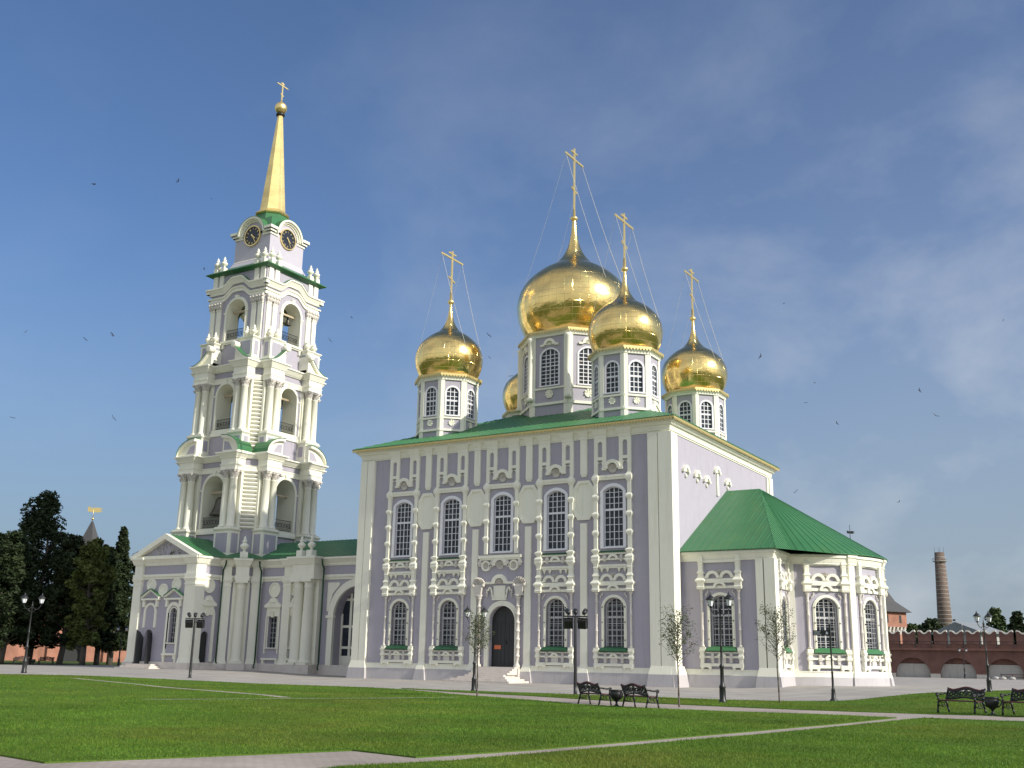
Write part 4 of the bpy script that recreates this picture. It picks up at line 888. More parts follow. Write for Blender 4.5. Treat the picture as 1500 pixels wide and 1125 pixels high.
# broken segmental pediments above the tier one cornice, green sheets on top
def half_ped(kind, blocks, front, hc, z0, h):
    for s_ in (-1, 1):
        xo, xi = blocks[1]+.4, blocks[0]-(.05 if kind == 'seg' else .17)
        if kind == 'seg': C_ = [(xo-(xo-xi)*math.sin(t), z0+h*(1-math.cos(t))) for t in [math.pi/2*k/8 for k in range(9)]]; C_ = [(xo-(xo-xi)*(1-math.cos(t)), z0+.12+h*math.sin(t)) for t in [math.pi/2*k/8 for k in range(9)]]
        else: C_ = [(xo-(xo-xi)*t, z0+.12+h*(t*t*(1.25)-.25*t**4)) for t in [k/8 for k in range(9)]]
        def tym(mb):
            P = [(s_*x, z) for x, z in C_]; mb.prism(P+[(s_*xi, z0)]+[(s_*xo, z0)], -front, -hc+.02)
            for a, b in zip(P[:-1], P[1:]):
                q = [(a[0], a[1]), (b[0], b[1]), (b[0], b[1]-.3), (a[0], max(a[1]-.3, z0-.02))]; mb.prism(q, -front-.36, -front+.02)
            if kind != 'seg': mb.M = Matrix.Rotation(-math.pi/2, 4, 'X'); mb.lathe([(.02, front-.3), (.40, front-.3), (.40, front+.5), (.3, front+.52), (.02, front+.5)], (s_*(xi+.12), -(z0+h+.0), 0), 14); mb.M = Matrix.Identity(4)
        ps = spread(tym, 'broken_pediment', CREAM, tow)
        def gr(mb):
            P = [(s_*x, z+.004) for x, z in C_]
            for a, b in zip(P[:-1], P[1:]): mb.prism([a, b, (b[0], b[1]+.06), (a[0], a[1]+.06)], -front-.42, -hc+.02)
        spread(gr, 'pediment_sheet', GREEN, tow)
        if kind == 'seg':
            def pn(mb): mb.prism([(s_*(xi+.2), z0+.3), (s_*(xi+1.5), z0+.3), (s_*(xi+.9), z0+h*.62), (s_*(xi+.2), z0+h*.72)], -front-.02, -front+.05)
            spread(pn, 'pediment_panel', LILAC, tow)
half_ped('seg', B1, 6.7, 4.9, 23.31, 1.85)
# ---- tier two
tier(23.0, 34.0, 4.9, 1.15, 1.3, 26.5, 30.5, 2.0)
pedestal(B2, 4.9, 6.1, 23.3, 25.75); pilaster_back(B2, 4.9, 5.2, 25.75, 31.9)
for x in (2.62, 3.68):
    for s_ in (-1, 1): column(s_*x, -5.66, .4, 25.75, 31.05, 31.9)
opening_trim(4.9, 1.3, 26.5, 30.5); rail(4.9, 1.3, 26.55, 1.2); entab(B2, 4.9, 1.15, 31.9, 32.5, 33.35, 34.0, 6.1, .38); rustic(4.9, 1.15, 23.6, 31.9, 18)
def dado2(mb): mb.box(-2.0, 2.0, -5.05, -4.88, 25.75, 26.1); mb.box(-1.9, 1.9, -5.0, -4.88, 26.1, 26.5)
spread(dado2, 'dado', CREAM, tow)
half_ped('swan', B2, 5.9, 4.4, 34.01, 1.95)
# ---- tier three
tier(33.8, 46.0, 4.4, .02, 1.5, 37.2, 40.7, 1.7)
pedestal(B3, 4.4, 5.55, 34.0, 36.9)
for x in (2.55, 3.7):
    for s_ in (-1, 1): urn(s_*x, -4.98, 36.9, 1.5)
for x in (2.85, 3.85):
    for s_ in (-1, 1):
        X = s_*x
        def f(mb): mb.box(X-.34, X+.34, -4.58, -4.38, 36.9, 41.2); mb.box(X-.4, X+.4, -4.64, -4.38, 41.15, 41.25)
        spread(f, 'pilaster', CREAM, tow)
        def g(mb):
            mb.frus(X-.36, X+.36, -4.62, -4.38, 41.25, X-.46, X+.46, -4.76, -4.38, 42.1); mb.box(X-.5, X+.5, -4.8, -4.38, 42.1, 42.25)
            for q in (-.36, 0, .36): mb.lathe([(.02, 41.35), (.13, 41.5), (.16, 41.75), (.02, 41.9)], (X+q, -4.68, 0), 6); mb.lathe([(.02, 41.8), (.15, 41.9), (.15, 42.05), (.02, 42.12)], (X+q*1.2, -4.76, 0), 6)
        spread(g, 'capital', PALE, tow)
        def h(mb): mb.box(X-.34, X+.34, -4.56, -4.38, 44.0, 45.75)
        spread(h, 'attic_strip', CREAM, tow)
opening_trim(4.4, 1.5, 37.2, 40.7, foot=False); rail(4.4, 1.5, 37.3, 1.3)
def ledge(mb): mb.box(-1.95, 1.95, -4.75, -4.38, 36.95, 37.2); mb.box(-1.8, 1.8, -4.6, -4.38, 36.8, 36.95); mb.box(-1.75, -1.5, -4.65, -4.38, 36.3, 36.8); mb.box(1.5, 1.75, -4.65, -4.38, 36.3, 36.8)
spread(ledge, 'window_ledge', CREAM, tow)
def wave(u0, base, rise, n=40, half=4.42):
    out = []
    for k in range(n+1):
        u = -half+2*half*k/n; a = abs(u); t = max(0, 1-a/2.35); out.append((u, base+rise*sstep(min(1, t*1.35))))
    return out
def wavy(mb, base, rise, layers):
    C_ = wave(0, base, rise)
    for z0, z1, d0, d1 in layers:
        for a, b in zip(C_[:-1], C_[1:]):
            i = mb.pts([(a[0], -4.4-d0, a[1]+z0), (b[0], -4.4-d0, b[1]+z0), (b[0], -4.4-d1, b[1]+z1), (a[0], -4.4-d1, a[1]+z1), (a[0], -4.38, a[1]+z0), (b[0], -4.38, b[1]+z0), (b[0], -4.38, b[1]+z1), (a[0], -4.38, a[1]+z1)])
            mb.f += [(i, i+1, i+2, i+3), (i, i+4, i+5, i+1), (i+3, i+2, i+6, i+7)]
        e = 4.42
        for s_ in (-1, 1): mb.box(min(s_*e, s_*(e+max(d0, d1)-.01)), max(s_*e, s_*(e+max(d0, d1)-.01)), -4.4-max(d0, d1)+.003*s_, -4.38, base+z0, base+z1)
spread(lambda mb: wavy(mb, 42.25, .95, [(0, .4, .16, .16), (.4, .6, .26, .32)]), 'arched_architrave', CREAM, tow)
spread(lambda mb: wavy(mb, 43.2, 1.0, [(0, .2, .2, .24), (.2, .62, .26, .5), (.62, .8, .58, .58)]), 'arched_cornice', CREAM, tow)
def gsheet(mb):
    C_ = [p for p in wave(0, 44.02, 1.0) if abs(p[0]) < 2.2]
    for a, b in zip(C_[:-1], C_[1:]): mb.prism([a, b, (b[0], b[1]+.05), (a[0], a[1]+.05)], -5.0, -4.38)
spread(gsheet, 'cornice_sheet', GREEN, tow)
o = MB(TM); o.frus(-4.5, 4.5, -4.5, 4.5, 45.55, -4.95, 4.95, -4.95, 4.95, 45.8); o.frus(-5.1, 5.1, -5.1, 5.1, 45.8, -5.1, 5.1, -5.1, 5.1, 45.88); o.frus(-5.1, 5.1, -5.1, 5.1, 45.88, -3.3, 3.3, -3.3, 3.3, 47.0); o.build('eaves_roof', GREEN, tow)
for x in (2.75, 3.85):
    for s_ in (-1, 1):
        X = s_*x
        def f(mb): mb.box(X-.3, X+.3, -4.75, -4.15, 45.9, 46.45)
        spread(f, 'urn_base', CREAM, tow); urn(X, -4.45, 46.45, 1.6)
# ---- clock stage
o = MB(TM); o.frus(-3.45, 3.45, -3.45, 3.45, 46.2, -3.3, 3.3, -3.3, 3.3, 46.9); o.frus(-3.3, 3.3, -3.3, 3.3, 46.9, -2.9, 2.9, -2.9, 2.9, 47.7); o.box(-2.86, 2.86, -2.86, 2.86, 47.7, 51.2); 
for F in FACES: o.M = F; o.prism([(-1.6, 51.0)]+[(-1.6*math.cos(t), 50.9+1.6*math.sin(t)) for t in [math.pi*k/14 for k in range(15)]]+[(1.6, 51.0)], -2.86, -1.2)
o.build('clock_stage', mat('pale_lilac_plaster', (.46, .44, .50), .9, (.50, .48, .53), 1.2, .2, 24, spec=.2), tow)
o = MB(TM); o.frus(-2.95, 2.95, -2.95, 2.95, 47.66, -2.9, 2.9, -2.9, 2.9, 47.78); o.build('clock_stage_moulding', CREAM, tow)
def ccorn(mb):
    for ri, ro, d0, z0, z1 in ((1.62, 1.86, .12, 50.55, 50.85), (1.8, 2.02, .32, 50.85, 51.15), (1.96, 2.2, .52, 51.15, 51.5)):
        mb.band(0, 50.9, ri, ro, .02, math.pi-.02, -2.86-d0, -2.3, 20)
        for s_ in (-1, 1): mb.box(min(s_*(ri+.03), s_*(2.86+d0-.006)), max(s_*(ri+.03), s_*(2.86+d0-.006)), -2.86-d0+.002*s_, -2.3, z0, z1)
spread(ccorn, 'clock_cornice', CREAM, tow)
def csheet(mb): mb.band(0, 50.9, 2.2, 2.25, .1, math.pi-.1, -3.4, -1.0, 18)
spread(csheet, 'clock_hood', GREEN, tow)
o = MB(TM); o.frus(-2.84, 2.84, -2.84, 2.84, 51.49, -2.0, 2.0, -2.0, 2.0, 53.3); o.build('clock_stage_roof', GREEN, tow)
o = MB(TM); o.lathe([(2.3, 52.2), (2.05, 53.6), (1.95, 54.2)], (0, 0, 0), 8, math.pi/8, smooth=False); o.build('spire_base', GREEN, tow)
def face_dial(mb): mb.M = Matrix.Translation((0, -2.9, 50.75)) @ Matrix.Rotation(math.pi/2, 4, 'X'); mb.lathe([(.001, .0), (1.2, 0), (1.2, .04), (.001, .04)], (0, 0, 0), 32, smooth=False)
def face_rim(mb): mb.band(0, 50.75, 1.19, 1.31, 0, 2*math.pi, -3.05, -2.84, 32)
def numerals(mb):
    for k in range(12):
        a = math.pi/2-k*math.pi/6; n = (1, 2, 3, 2, 1, 2, 3, 4, 2, 1, 2, 3)[k]
        mb.M = Matrix.Translation((0, -2.955, 50.75)) @ Matrix.Rotation(-a+math.pi/2, 4, 'Y')
        for j in range(n): x = (j-(n-1)/2)*.07; mb.box(x-.016, x+.016, -.02, .0, .82, 1.06)
        if k in (4, 5, 9, 10, 11): mb.M = mb.M @ Matrix.Translation((0, 0, .91)) @ Matrix.Rotation(.5, 4, 'Y'); mb.box(-.014, .014, -.02, .0, -.12, .12)
def hands(mb):
    for a, l, w in ((R(150), 1.0, .05), (R(128), .66, .07)):
        mb.M = Matrix.Translation((0, -2.985-(.01 if l < .8 else 0), 50.75)) @ Matrix.Rotation(a, 4, 'Y'); mb.prism([(-w, -.3), (w, -.3), (w*.6, l*.9), (0, l), (-w*.6, l*.9)], -.02, .0)
    mb.M = Matrix.Translation((0, -2.98, 50.75)); mb.band(0, 0, .001, .1, 0, 2*math.pi, -.05, 0, 10)
dial = spread(face_dial, 'clock_face', CLOCKF, tow)
for fn, nm in ((face_rim, 'rim'), (numerals, 'numerals'), (hands, 'hands')):
    for o_, d_ in zip(spread(fn, nm, GOLDP, tow), dial):
        mw = o_.matrix_basis.copy(); o_.parent = d_; o_.matrix_basis = d_.matrix_basis.inverted() @ mw
# ---- spire
o = MB(TM); o.lathe([(2.05, 54.15), (2.2, 54.3), (2.05, 54.5), (1.72, 54.75), (1.64, 54.9), (.34, 68.2)], (0, 0, 0), 8, math.pi/8, smooth=False); sp_ = o.build('spire', GOLDS, tow, loc=(TX, TY, 54))
o = MB(TM); o.lathe([(.3, 68.1), (.55, 68.2), (.55, 68.4), (.3, 68.5)], (0, 0, 0), 14); o.build('collar', IRON, sp_)
o = MB(TM); o.lathe([(.02, 68.4)]+[(.78*math.sin(t), 69.28-.78*math.cos(t)) for t in [.3+2.55*k/12 for k in range(13)]]+[(.16, 70.1), (.1, 70.4)], (0, 0, 0), 20); o.build('ball', GOLDP, sp_)
c, zm = cross_mesh(TX, TY, 70.3, 72.9, .95, .075); c.build('cross', GOLDP, sp_)
# ---- bells and their beams (they hang in the openings)
def bell(x, y, ztop, r, beam, label, group=None):
    b = thing('bell', (x, y, ztop-1.75*r), label, 'bell', group); o = MB(); h = 1.75*r
    o.lathe([(r*1.0, 0), (r*.98, h*.06), (r*.82, h*.2), (r*.66, h*.42), (r*.56, h*.66), (r*.52, h*.8), (r*.4, h*.92), (r*.1, h*.96), (.02, h*.97)], (x, y, ztop-h), 24); o.build('body', BELLM, b)
    o = MB(); o.lathe([(.02, 0), (r*.14, .02), (r*.14, r*.3), (r*.05, r*.45), (r*.04, h*.8)], (x, y, ztop-h-.1), 10); o.build('clapper', IRON, b)
    o = MB(); o.box(x-.08, x+.08, y-.08, y+.08, ztop-.08, ztop+.42); o.build('hanger', IRON, b)
for z, y in ((19.3, 4.3), (30.6, 3.9), (40.9, 3.5)):
    o = MB(TM); o.box(-1.7, 1.7, -y-.11, -y+.11, z, z+.22); o.build('bell_beam', WOOD, tow); o = MB(TM); o.box(y-.11, y+.11, -1.7, 1.7, z, z+.22); o.build('bell_beam', WOOD, tow)
bell(TX-.1, TY-4.1, 19.0, 1.25, 0, 'large dark bell hanging in the lowest south opening of the bell tower')
bell(TX+3.9, TY-.55, 30.35, .5, 0, 'small grey bell hanging in the middle east opening of the bell tower'); bell(TX+3.2, TY-.35, 29.0, .55, 0, 'darker bell below the small grey bell in the middle east opening')
bell(TX+.55, TY-3.6, 30.3, .55, 0, 'dark bell half hidden in the middle south opening of the bell tower')
bell(TX+3.5, TY-.55, 40.6, .42, 0, 'left small bell of two in the top east opening of the tower'); bell(TX+3.5, TY+.45, 40.6, .42, 0, 'right small bell of two in the top east opening of the tower')
bell(TX+.6, TY-3.3, 40.6, .45, 0, 'small bell in the top south opening of the bell tower')
# ---- ground storey: four arms round the tower
W_, D_ = 4.6, 11.0; ch0, ch1 = 7.7, 7.6
low = MB(); Z0, ZT = 0.0, 11.0
def seg(F, u0, u1, z0=Z0, z1=ZT): low.M = F; low.face([(u0, 0, z0), (u1, 0, z0), (u1, 0, z1), (u0, 0, z1)])
SFR = TM @ Matrix.Translation((0, -D_, 0))                   # south porch front
EFR = TM @ Matrix.Translation((W_, 0, 0)) @ Matrix.Rotation(math.pi/2, 4, 'Z')   # east side of south porch: u = y
GFR = TM @ Matrix.Translation((0, -W_, 0))                   # south side of east gallery: u = x
low.M = SFR; wall_hole(low, -W_, 0, Z0, ZT, -1.75-.62, -1.75+.62, .6, 3.6, .62, .9); wall_hole(low, 0, W_, Z0, ZT, 1.75-.5, 1.75+.5, 2.9, 5.9, .5, .5)
low.M = EFR; wall_hole(low, -D_, -ch0, Z0, ZT, -9.25-.5, -9.25+.5, .6, 3.6, .5, .4)
low.M = TM; low.face([(W_, -ch0, Z0), (ch1, -W_, Z0), (ch1, -W_, ZT), (W_, -ch0, ZT)])
low.M = GFR; wall_hole(low, ch1, 11.0, Z0, ZT, 9.5-.62, 9.5+.62, 2.6, 5.6, .62, .45); wall_hole(low, 11.0, 13.2, Z0, ZT, 12.6-.5, 12.6+.5, 2.6, 5.6, .5, .45); seg(GFR, 13.2, 16.3)
wall_hole(low, 16.3, 26.75, Z0, ZT, 17.8, 23.8, .35, 5.75, 2.9, 2.2)
for a, b in (((-W_, -ch0), (-W_, -D_)), ((-ch1, -W_), (-W_, -ch0)), ((-D_, -W_), (-ch1, -W_)), ((-D_, W_), (-D_, -W_)), ((-W_, D_), (-D_, W_)), ((W_, D_), (-W_, D_)), ((W_, W_), (W_, D_)), ((26.75, W_), (W_, W_))):
    low.M = TM; low.face([(a[0], a[1], Z0), (b[0], b[1], Z0), (b[0], b[1], ZT), (a[0], a[1], ZT)])
low.build('porch_wall', LILAC, tow)
pp = MB(); mm = MB(); cc_ = MB()
def run(F, u0, u1, dz=0.0):
    pp.M = F; pp.frus(u0, u1, -.3, 0, -.1, u0, u1, -.22, 0, 1.0)
    mm.M = F; mm.box(u0, u1, -.1, 0, 9.35, 9.6); mm.box(u0-.1, u1+.1, -.22, 0, 9.6, 9.85)
    mm.box(u0, u1, -.08, 0, 10.75, 10.85); cc_.M = F; cc_.box(u0-.06, u1+.06, -.16, 0, 10.85, 11.05); cc_.frus(u0-.1, u1+.1, -.2, 0, 11.05, u0-.35, u1+.35, -.5, 0, 11.4); cc_.box(u0-.45, u1+.45, -.6, 0, 11.4, 11.6)
DG = TM @ Matrix.Translation(((W_+ch1)/2, -(W_+ch0)/2, 0)) @ Matrix.Rotation(math.atan2(ch0-W_, ch1-W_), 4, 'Z'); dl = math.hypot(ch1-W_, ch0-W_)/2
run(SFR, -W_, W_); run(EFR, -D_, -ch0); run(DG, -dl, dl); run(GFR, ch1, 26.7); run(TM @ Matrix.Translation((-W_, 0, 0)) @ Matrix.Rotation(-math.pi/2, 4, 'Z'), ch0, D_)
pp.build('porch_plinth', STEP, tow); mm.build('porch_moulding', CREAM, tow); cc_.build('porch_cornice', CREAM, tow)
def ppil(F, u0, u1, d=.28, z0=.95, z1=9.35, cap=True):
    o = MB(F); o.box(u0, u1, -d, 0, z0, 8.75); o.frus(u0-.12, u1+.12, -d-.12, 0, z0-.02, u0, u1, -d-.01, 0, z0+.5)
    o.box(u0-.06, u1+.06, -d-.06, 0, 8.72, 8.84); o.box(u0-.02, u1+.02, -d-.02, 0, 8.84, 9.1); o.frus(u0-.05, u1+.05, -d-.05, 0, 9.1, u0-.16, u1+.16, -d-.16, 0, 9.36)
    o.box(u0-.1, u1+.1, -d-.1, 0, 9.362, 9.862); o.box(u0+.02, u1-.02, -d, 0, 9.86, 10.852); o.frus(u0-.12, u1+.12, -d-.1, 0, 10.85, u0-.3, u1+.3, -d-.36, 0, 11.41); o.box(u0-.36, u1+.36, -d-.44, 0, 11.41, 11.612); o.build('porch_pilaster', CREAM, tow)
    o = MB(F); o.box(u0-.2, u1+.2, -d-.3, 0, -.1, z0-.02); o.build('pilaster_foot', STEP, tow)
ppil(SFR, -W_+.05, -W_+1.25); ppil(SFR, W_-1.3, W_+.2); ppil(EFR, -D_-.2, -D_+1.0, .24); ppil(DG, -dl+.1, -dl+1.1); ppil(DG, dl-1.1, dl-.1); ppil(GFR, 10.85, 11.9)
def col_tall(F, u, d, r=.55):
    o = MB(F); o.box(u-r*1.3, u+r*1.3, d-r*1.3, d+r*1.3, .95, 1.15); o.lathe([(r*1.25, 1.15), (r*1.25, 1.25), (r*1.05, 1.4), (r, 1.5), (r, 4.2), (r*.86, 8.5), (r*1.0, 8.6), (r*.9, 8.65), (r*.9, 8.95), (r*1.15, 9.1)], (u, d, 0), 20); o.box(u-r*1.25, u+r*1.25, d-r*1.25, d+r*1.25, 9.1, 9.36); o.build('porch_column', CREAM, tow)
col_tall(DG, 0, -.5, .52); o = MB(DG); o.box(-.85, .85, -.16, 0, 1, 9.3); o.box(-.75, .75, -1.1, 0, 9.365, 9.868); o.box(-.68, .68, -1.0, 0, 9.86, 10.86); o.frus(-.75, .75, -1.1, 0, 10.855, -.95, .95, -1.35, 0, 11.415); o.box(-1, 1, -1.42, 0, 11.415, 11.616); o.build('corner_block', CREAM, tow)
o = MB(DG); o.box(-.9, .9, -1.15, 0, -.1, .95); o.build('pilaster_foot', STEP, tow)
o = MB(GFR); o.box(13.0, 15.95, -.55, 0, 1, 9.36); o.box(12.9, 16.05, -1.55, 0, 9.365, 9.868); o.box(13.0, 15.95, -1.45, 0, 9.86, 10.86); o.frus(12.9, 16.05, -1.55, 0, 10.855, 12.65, 16.3, -1.85, 0, 11.415); o.box(12.58, 16.37, -1.94, 0, 11.415, 11.616); o.build('corner_block', CREAM, tow)
o = MB(GFR); o.box(12.8, 16.15, -1.65, 0, -.1, .95); o.build('pilaster_foot', STEP, tow)
for u in (13.7, 15.05): col_tall(GFR, u, -.95, .56)
UF = [Matrix.Identity(4)]
def urn_at(F, u, d, z, h):
    o = MB(F); s = h/1.4; o.box(u-.3*s, u+.3*s, d-.3*s, d+.3*s, z-.5, z+.16*s); o.lathe([(q*s, w*s+z) for q, w in ((.2, .16), (.1, .24), (.1, .32), (.24, .42), (.34, .56), (.36, .66), (.26, .76), (.16, .84), (.14, .9), (.24, .96), (.2, 1.02), (.1, 1.08), (.12, 1.2), (.07, 1.32), (.01, 1.42))], (u, d, 0), 12); o.build('urn', CREAM, tow)
urn_at(DG, 0, -.6, 12.1, 1.9); urn_at(GFR, 13.7, -1.0, 12.1, 1.7); urn_at(GFR, 15.05, -1.0, 12.1, 1.7)
for F, u, z, r in ((SFR, -1.95, 8.75, .52), (SFR, -.08, 8.2, .52), (SFR, 1.85, 8.75, .52), (EFR, -9.25, 8.7, .6), (GFR, 9.5, 8.45, .62), (GFR, 12.45, 8.45, .55)):
    o = MB(F); o.band(u, z, r, r+.16, 0, 2*math.pi, -.14, 0, 24); o.prism([(u+r*math.cos(t), z+r*math.sin(t)) for t in [2*math.pi*k/24 for k in range(24)]], -.05, 0); o.build('roundel', CREAM, tow)
def gable_hood(F, u, hw=1.35, z=7.2, h=.8):
    o = MB(F); o.prism([(u-hw, z), (u+hw, z), (u+hw, z+.18), (u-hw, z+.18)], -.34, 0)
    for s_ in (-1, 1): o.prism([(u+s_*hw, z+.183), (u, z+.183+h), (u, z+.02+h-.05+.35), (u+s_*hw, z+.38)], -.34, 0)
    for s_ in (-1, 1): o.box(u+s_*(hw-.35)-.14, u+s_*(hw-.35)+.14, -.26, 0, 6.5, 7.2)
    oo = o.build('gable_hood', CREAM, tow); g = MB(F)
    for s_ in (-1, 1): g.prism([(u+s_*(hw+.06), z+.385), (u, z+.34+h), (u, z+.4+h), (u+s_*(hw+.06), z+.445)], -.42, 0)
    g.build('hood_sheet', GREEN, oo)
gable_hood(SFR, -1.75); gable_hood(SFR, 1.75)
def niche(F, u, hw, zb, zs, w=.28):
    o = MB(F); arch_frame(o, u-hw, u+hw, zb, zs, hw, w, -.14, 0); o.build('niche_frame', CREAM, tow)
niche(SFR, -1.75, .7, 4.4, 6.0, .24); niche(SFR, 1.75, .72, 1.0, 6.0, .26); niche(EFR, -9.25, .8, 1.1, 5.7, .3)
def bow_hood(F, u, hw=1.1, z=6.2):
    o = MB(F); o.prism([(u-hw*.8, z-.6), (u+hw*.8, z-.6), (u+hw*.8, z+.6), (u-hw*.8, z+.6)], -.1, 0)
    o.prism([(u-hw, z+.3), (u-hw, z+.55), (u-hw*.55, z+.85), (u-hw*.3, z+1.25), (u, z+1.35), (u+hw*.3, z+1.25), (u+hw*.55, z+.85), (u+hw, z+.55), (u+hw, z+.3)], -.26, 0); o.frus(u-.12, u+.12, -.22, 0, z-.7, u-.18, u+.18, -.3, 0, z-.1)
    for q in (-.2, .2): o.lathe([(.02, -.13), (.13, -.05), (.13, .05), (.02, .13)], (u+q, -.28, z+.85), 8)
    o.build('window_hood', CREAM, tow)
bow_hood(EFR, -9.25, 1.1, 6.35); bow_hood(GFR, 9.5, 1.15, 6.35); bow_hood(GFR, 12.55, .95, 6.35)
for F, u, hw, zb, zs in ((SFR, 1.75, .5, 2.9, 5.9), (GFR, 9.5, .62, 2.6, 5.6), (GFR, 12.6, .5, 2.6, 5.6)):
    o = MB(F); arch_frame(o, u-hw, u+hw, zb, zs, hw, .1, -.06, 0); arch_frame(o, u-hw-.22, u+hw+.22, zb-.6, zs, hw+.22, .14, -.12, 0); wf = o.build('arched_window', CREAM, tow)
    o = MB(F @ Matrix.Translation((u, 0, 0))); muntins(o, -hw, hw, zb, zs, hw, 3, [zb+.5*k for k in range(1, 7)], .3, .36, .05); o.build('grille', GRILLE, wf); pane(wf, F @ Matrix.Translation((u, 0, 0)), -hw, hw, zb, zs, hw, .42)
    o = MB(F); o.box(u-hw-.5, u+hw+.5, -.3, 0, zb-1.25, zb-1.05); o.box(u-hw-.2, u+hw+.2, -.2, .1, zb-.1, zb); 
    for s_ in (-1, 1): o.box(u+s_*(hw+.3)-.15, u+s_*(hw+.3)+.15, -.22, 0, zb-1.6, zb-1.25)
    o.build('window_shelf', CREAM, tow)
# porch doorways
o = MB(SFR); o.prism([(-2.37, .6), (-1.13, .6)]+arch_pts(-2.37, -1.13, 3.6, .62), .8, .88); o.build('door_opening', DARKD, tow)
for s_, a in ((-1, R(-112)), (1, R(100))):
    o = MB(SFR @ Matrix.Translation((-1.75+s_*.66, -.05, 0)) @ Matrix.Rotation(a if s_ > 0 else a, 4, 'Z')); L_ = .78
    P = [(0, .62), (s_*-L_, .62), (s_*-L_, 3.9)] if False else [(0, .62), (-s_*L_, .62), (-s_*L_, 4.2), (-s_*L_*.5, 3.95), (0, 3.4)]
    o.prism(P, -.04, .04); o.build('door_leaf', DARKD, tow)
o = MB(EFR); o.prism([(-9.75, .6), (-8.75, .6)]+arch_pts(-9.75, -8.75, 3.6, .5), .2, .26); o.build('door', DARKD, tow)
o = MB(TM)
for k in range(3): o.box(-4.2+.35*k, 1.0-.35*k, -D_-1.9+.4*k, -D_-.32, 0 if k == 0 else .28+.18*k-.18+.0, .3+.18*(k+1)-.18+.1)
o.build('porch_steps', STEP, tow)
o = MB(TM)
for k in range(2): o.box(W_+.32, W_+1.7-.4*k, -10.4+.3*k, -8.0-.3*k, 0 if k == 0 else .46, .46+.17*k)
o.build('porch_steps', STEP, tow)
# gallery arch
o = MB(GFR); arch_frame(o, 17.8, 23.8, .9, 5.75, 2.9, .75, -.22, 0, 22); arch_frame(o, 17.8, 23.8, .9, 5.75, 2.9, .2, -.3, -.2, 22); o.frus(20.55, 21.05, -.4, 0, 8.5, 20.45, 21.15, -.46, 0, 9.36); o.box(16.9, 17.9, -.36, 0, 5.55, 5.8); o.box(23.7, 24.7, -.36, 0, 5.55, 5.8); o.build('gallery_arch', CREAM, tow)
o = MB(GFR); o.prism([(16.75, 6.2), (16.95, 6.2), (17.4, 7.9), (18.3, 8.85), (18.3, 9.05), (16.75, 9.05)], -.1, 0); o.build('spandrel', CREAM, tow)
o = MB(GFR)
for u in (17.85, 19.0, 20.05, 21.55, 22.6, 23.6): o.box(u-.14, u+.14, 1.0, 1.2, .35, arch_top(u, 17.8, 23.8, 5.75, 2.9) if 17.9 < u < 23.7 else 6)
for z in (2.7, 4.75, 7.4): o.box(17.9, 23.7, 1.02, 1.18, z-.12, z+.12)
o.box(17.9, 20.0, 1.01, 1.19, .35, 1.9); o.box(21.6, 23.7, 1.01, 1.19, .35, 1.9); scr = o.build('glazed_screen', CREAM, tow)
pane(scr, GFR, 17.8, 23.8, .35, 5.75, 2.9, 1.12)
# roofs of the arms
def rib_roof(name, faces, e, thick=.06):
    o = MB(TM)
    for f in faces: o.face(f); seams(o, f, e, .55, .05, .04)
    return o.build(name, GREEN, tow)
ER, EE, ZE_ = 13.95, 5.25, 11.63
rib_roof('gallery_roof', [[(3, -EE, ZE_), (27.0, -EE, ZE_), (27.0, 0, ER), (3, 0, ER)], [(3, EE, ZE_), (27.0, EE, ZE_), (27.0, 0, ER), (3, 0, ER)]], (1, 0, 0))
rib_roof('porch_roof', [[(-EE, -D_-.55, ZE_), (-EE, -3, ZE_), (0, -3, ER+.05), (0, -D_-.55, ER+.05)], [(EE, -D_-.55, ZE_), (EE, -3, ZE_), (0, -3, ER+.05), (0, -D_-.55, ER+.05)]], (0, 1, 0))
rib_roof('rear_roof', [[(-EE, D_+.5, ZE_), (-EE, 3, ZE_), (0, 3, ER), (0, D_+.5, ER)], [(EE, D_+.5, ZE_), (EE, 3, ZE_), (0, 3, ER), (0, D_+.5, ER)]], (0, 1, 0))
o = MB(TM); o.face([(W_-.3, -ch0-.9, ZE_-.005), (ch1+.9, -W_+.3, ZE_-.005), (5.0, -5.0, 12.6)]); o.face([(-W_+.3, -ch0-.9, ZE_-.005), (-ch1-.9, -W_+.3, ZE_-.005), (-5.0, -5.0, 12.6)]); o.slab([(W_-.6, -ch0-1.2), (W_+.6, -ch0-1.2), (ch1+1.2, -W_-.6), (ch1+1.2, -W_+.6), (5, -5)], ZE_-.012, ZE_+.03); o.build('corner_roof', GREEN, tow)
o = MB(SFR); zr = ER+.02
for s_ in (-1, 1): o.prism([(s_*(EE+.12), ZE_+.0), (0, zr+.06), (0, zr-.5), (s_*(EE-1.1), ZE_+.002)], -.62, -.02)
o.box(-EE+.6, EE-.6, -.4, -.02, ZE_, ZE_+.14); o.build('pediment', CREAM, tow)
o = MB(SFR); o.prism([(-EE+.9, ZE_+.12), (EE-.9, ZE_+.12), (0, zr-.4)], -.05, .1); o.build('tympanum', LILAC, tow)
o = MB(SFR); rr = random.Random(3)
for k in range(46):
    u = rr.uniform(-2.6, 2.6); zz = rr.uniform(ZE_+.25, zr-.6); 
    if zz < ZE_+.2+(zr-ZE_-.8)*(1-abs(u)/3.4): o.band(u, zz, .03, .17, rr.uniform(0, 3), rr.uniform(4, 6), -.14, -.04, 7)
o.build('relief', GREYST, tow)
# downpipes
for F, u, d in ((EFR, -ch0-.12, -.4), (GFR, ch1+.2, -.5), (GFR, 16.45, -.5)):
    o = MB(F); o.path([(u, d-.35, 11.4), (u, d-.3, 10.9), (u, d, 10.4), (u, d, 1.1), (u+.1, d-.25, .75), (u+.5, d-.6, .55)], .085, 8); o.build('downpipe', DKGREEN, tow)
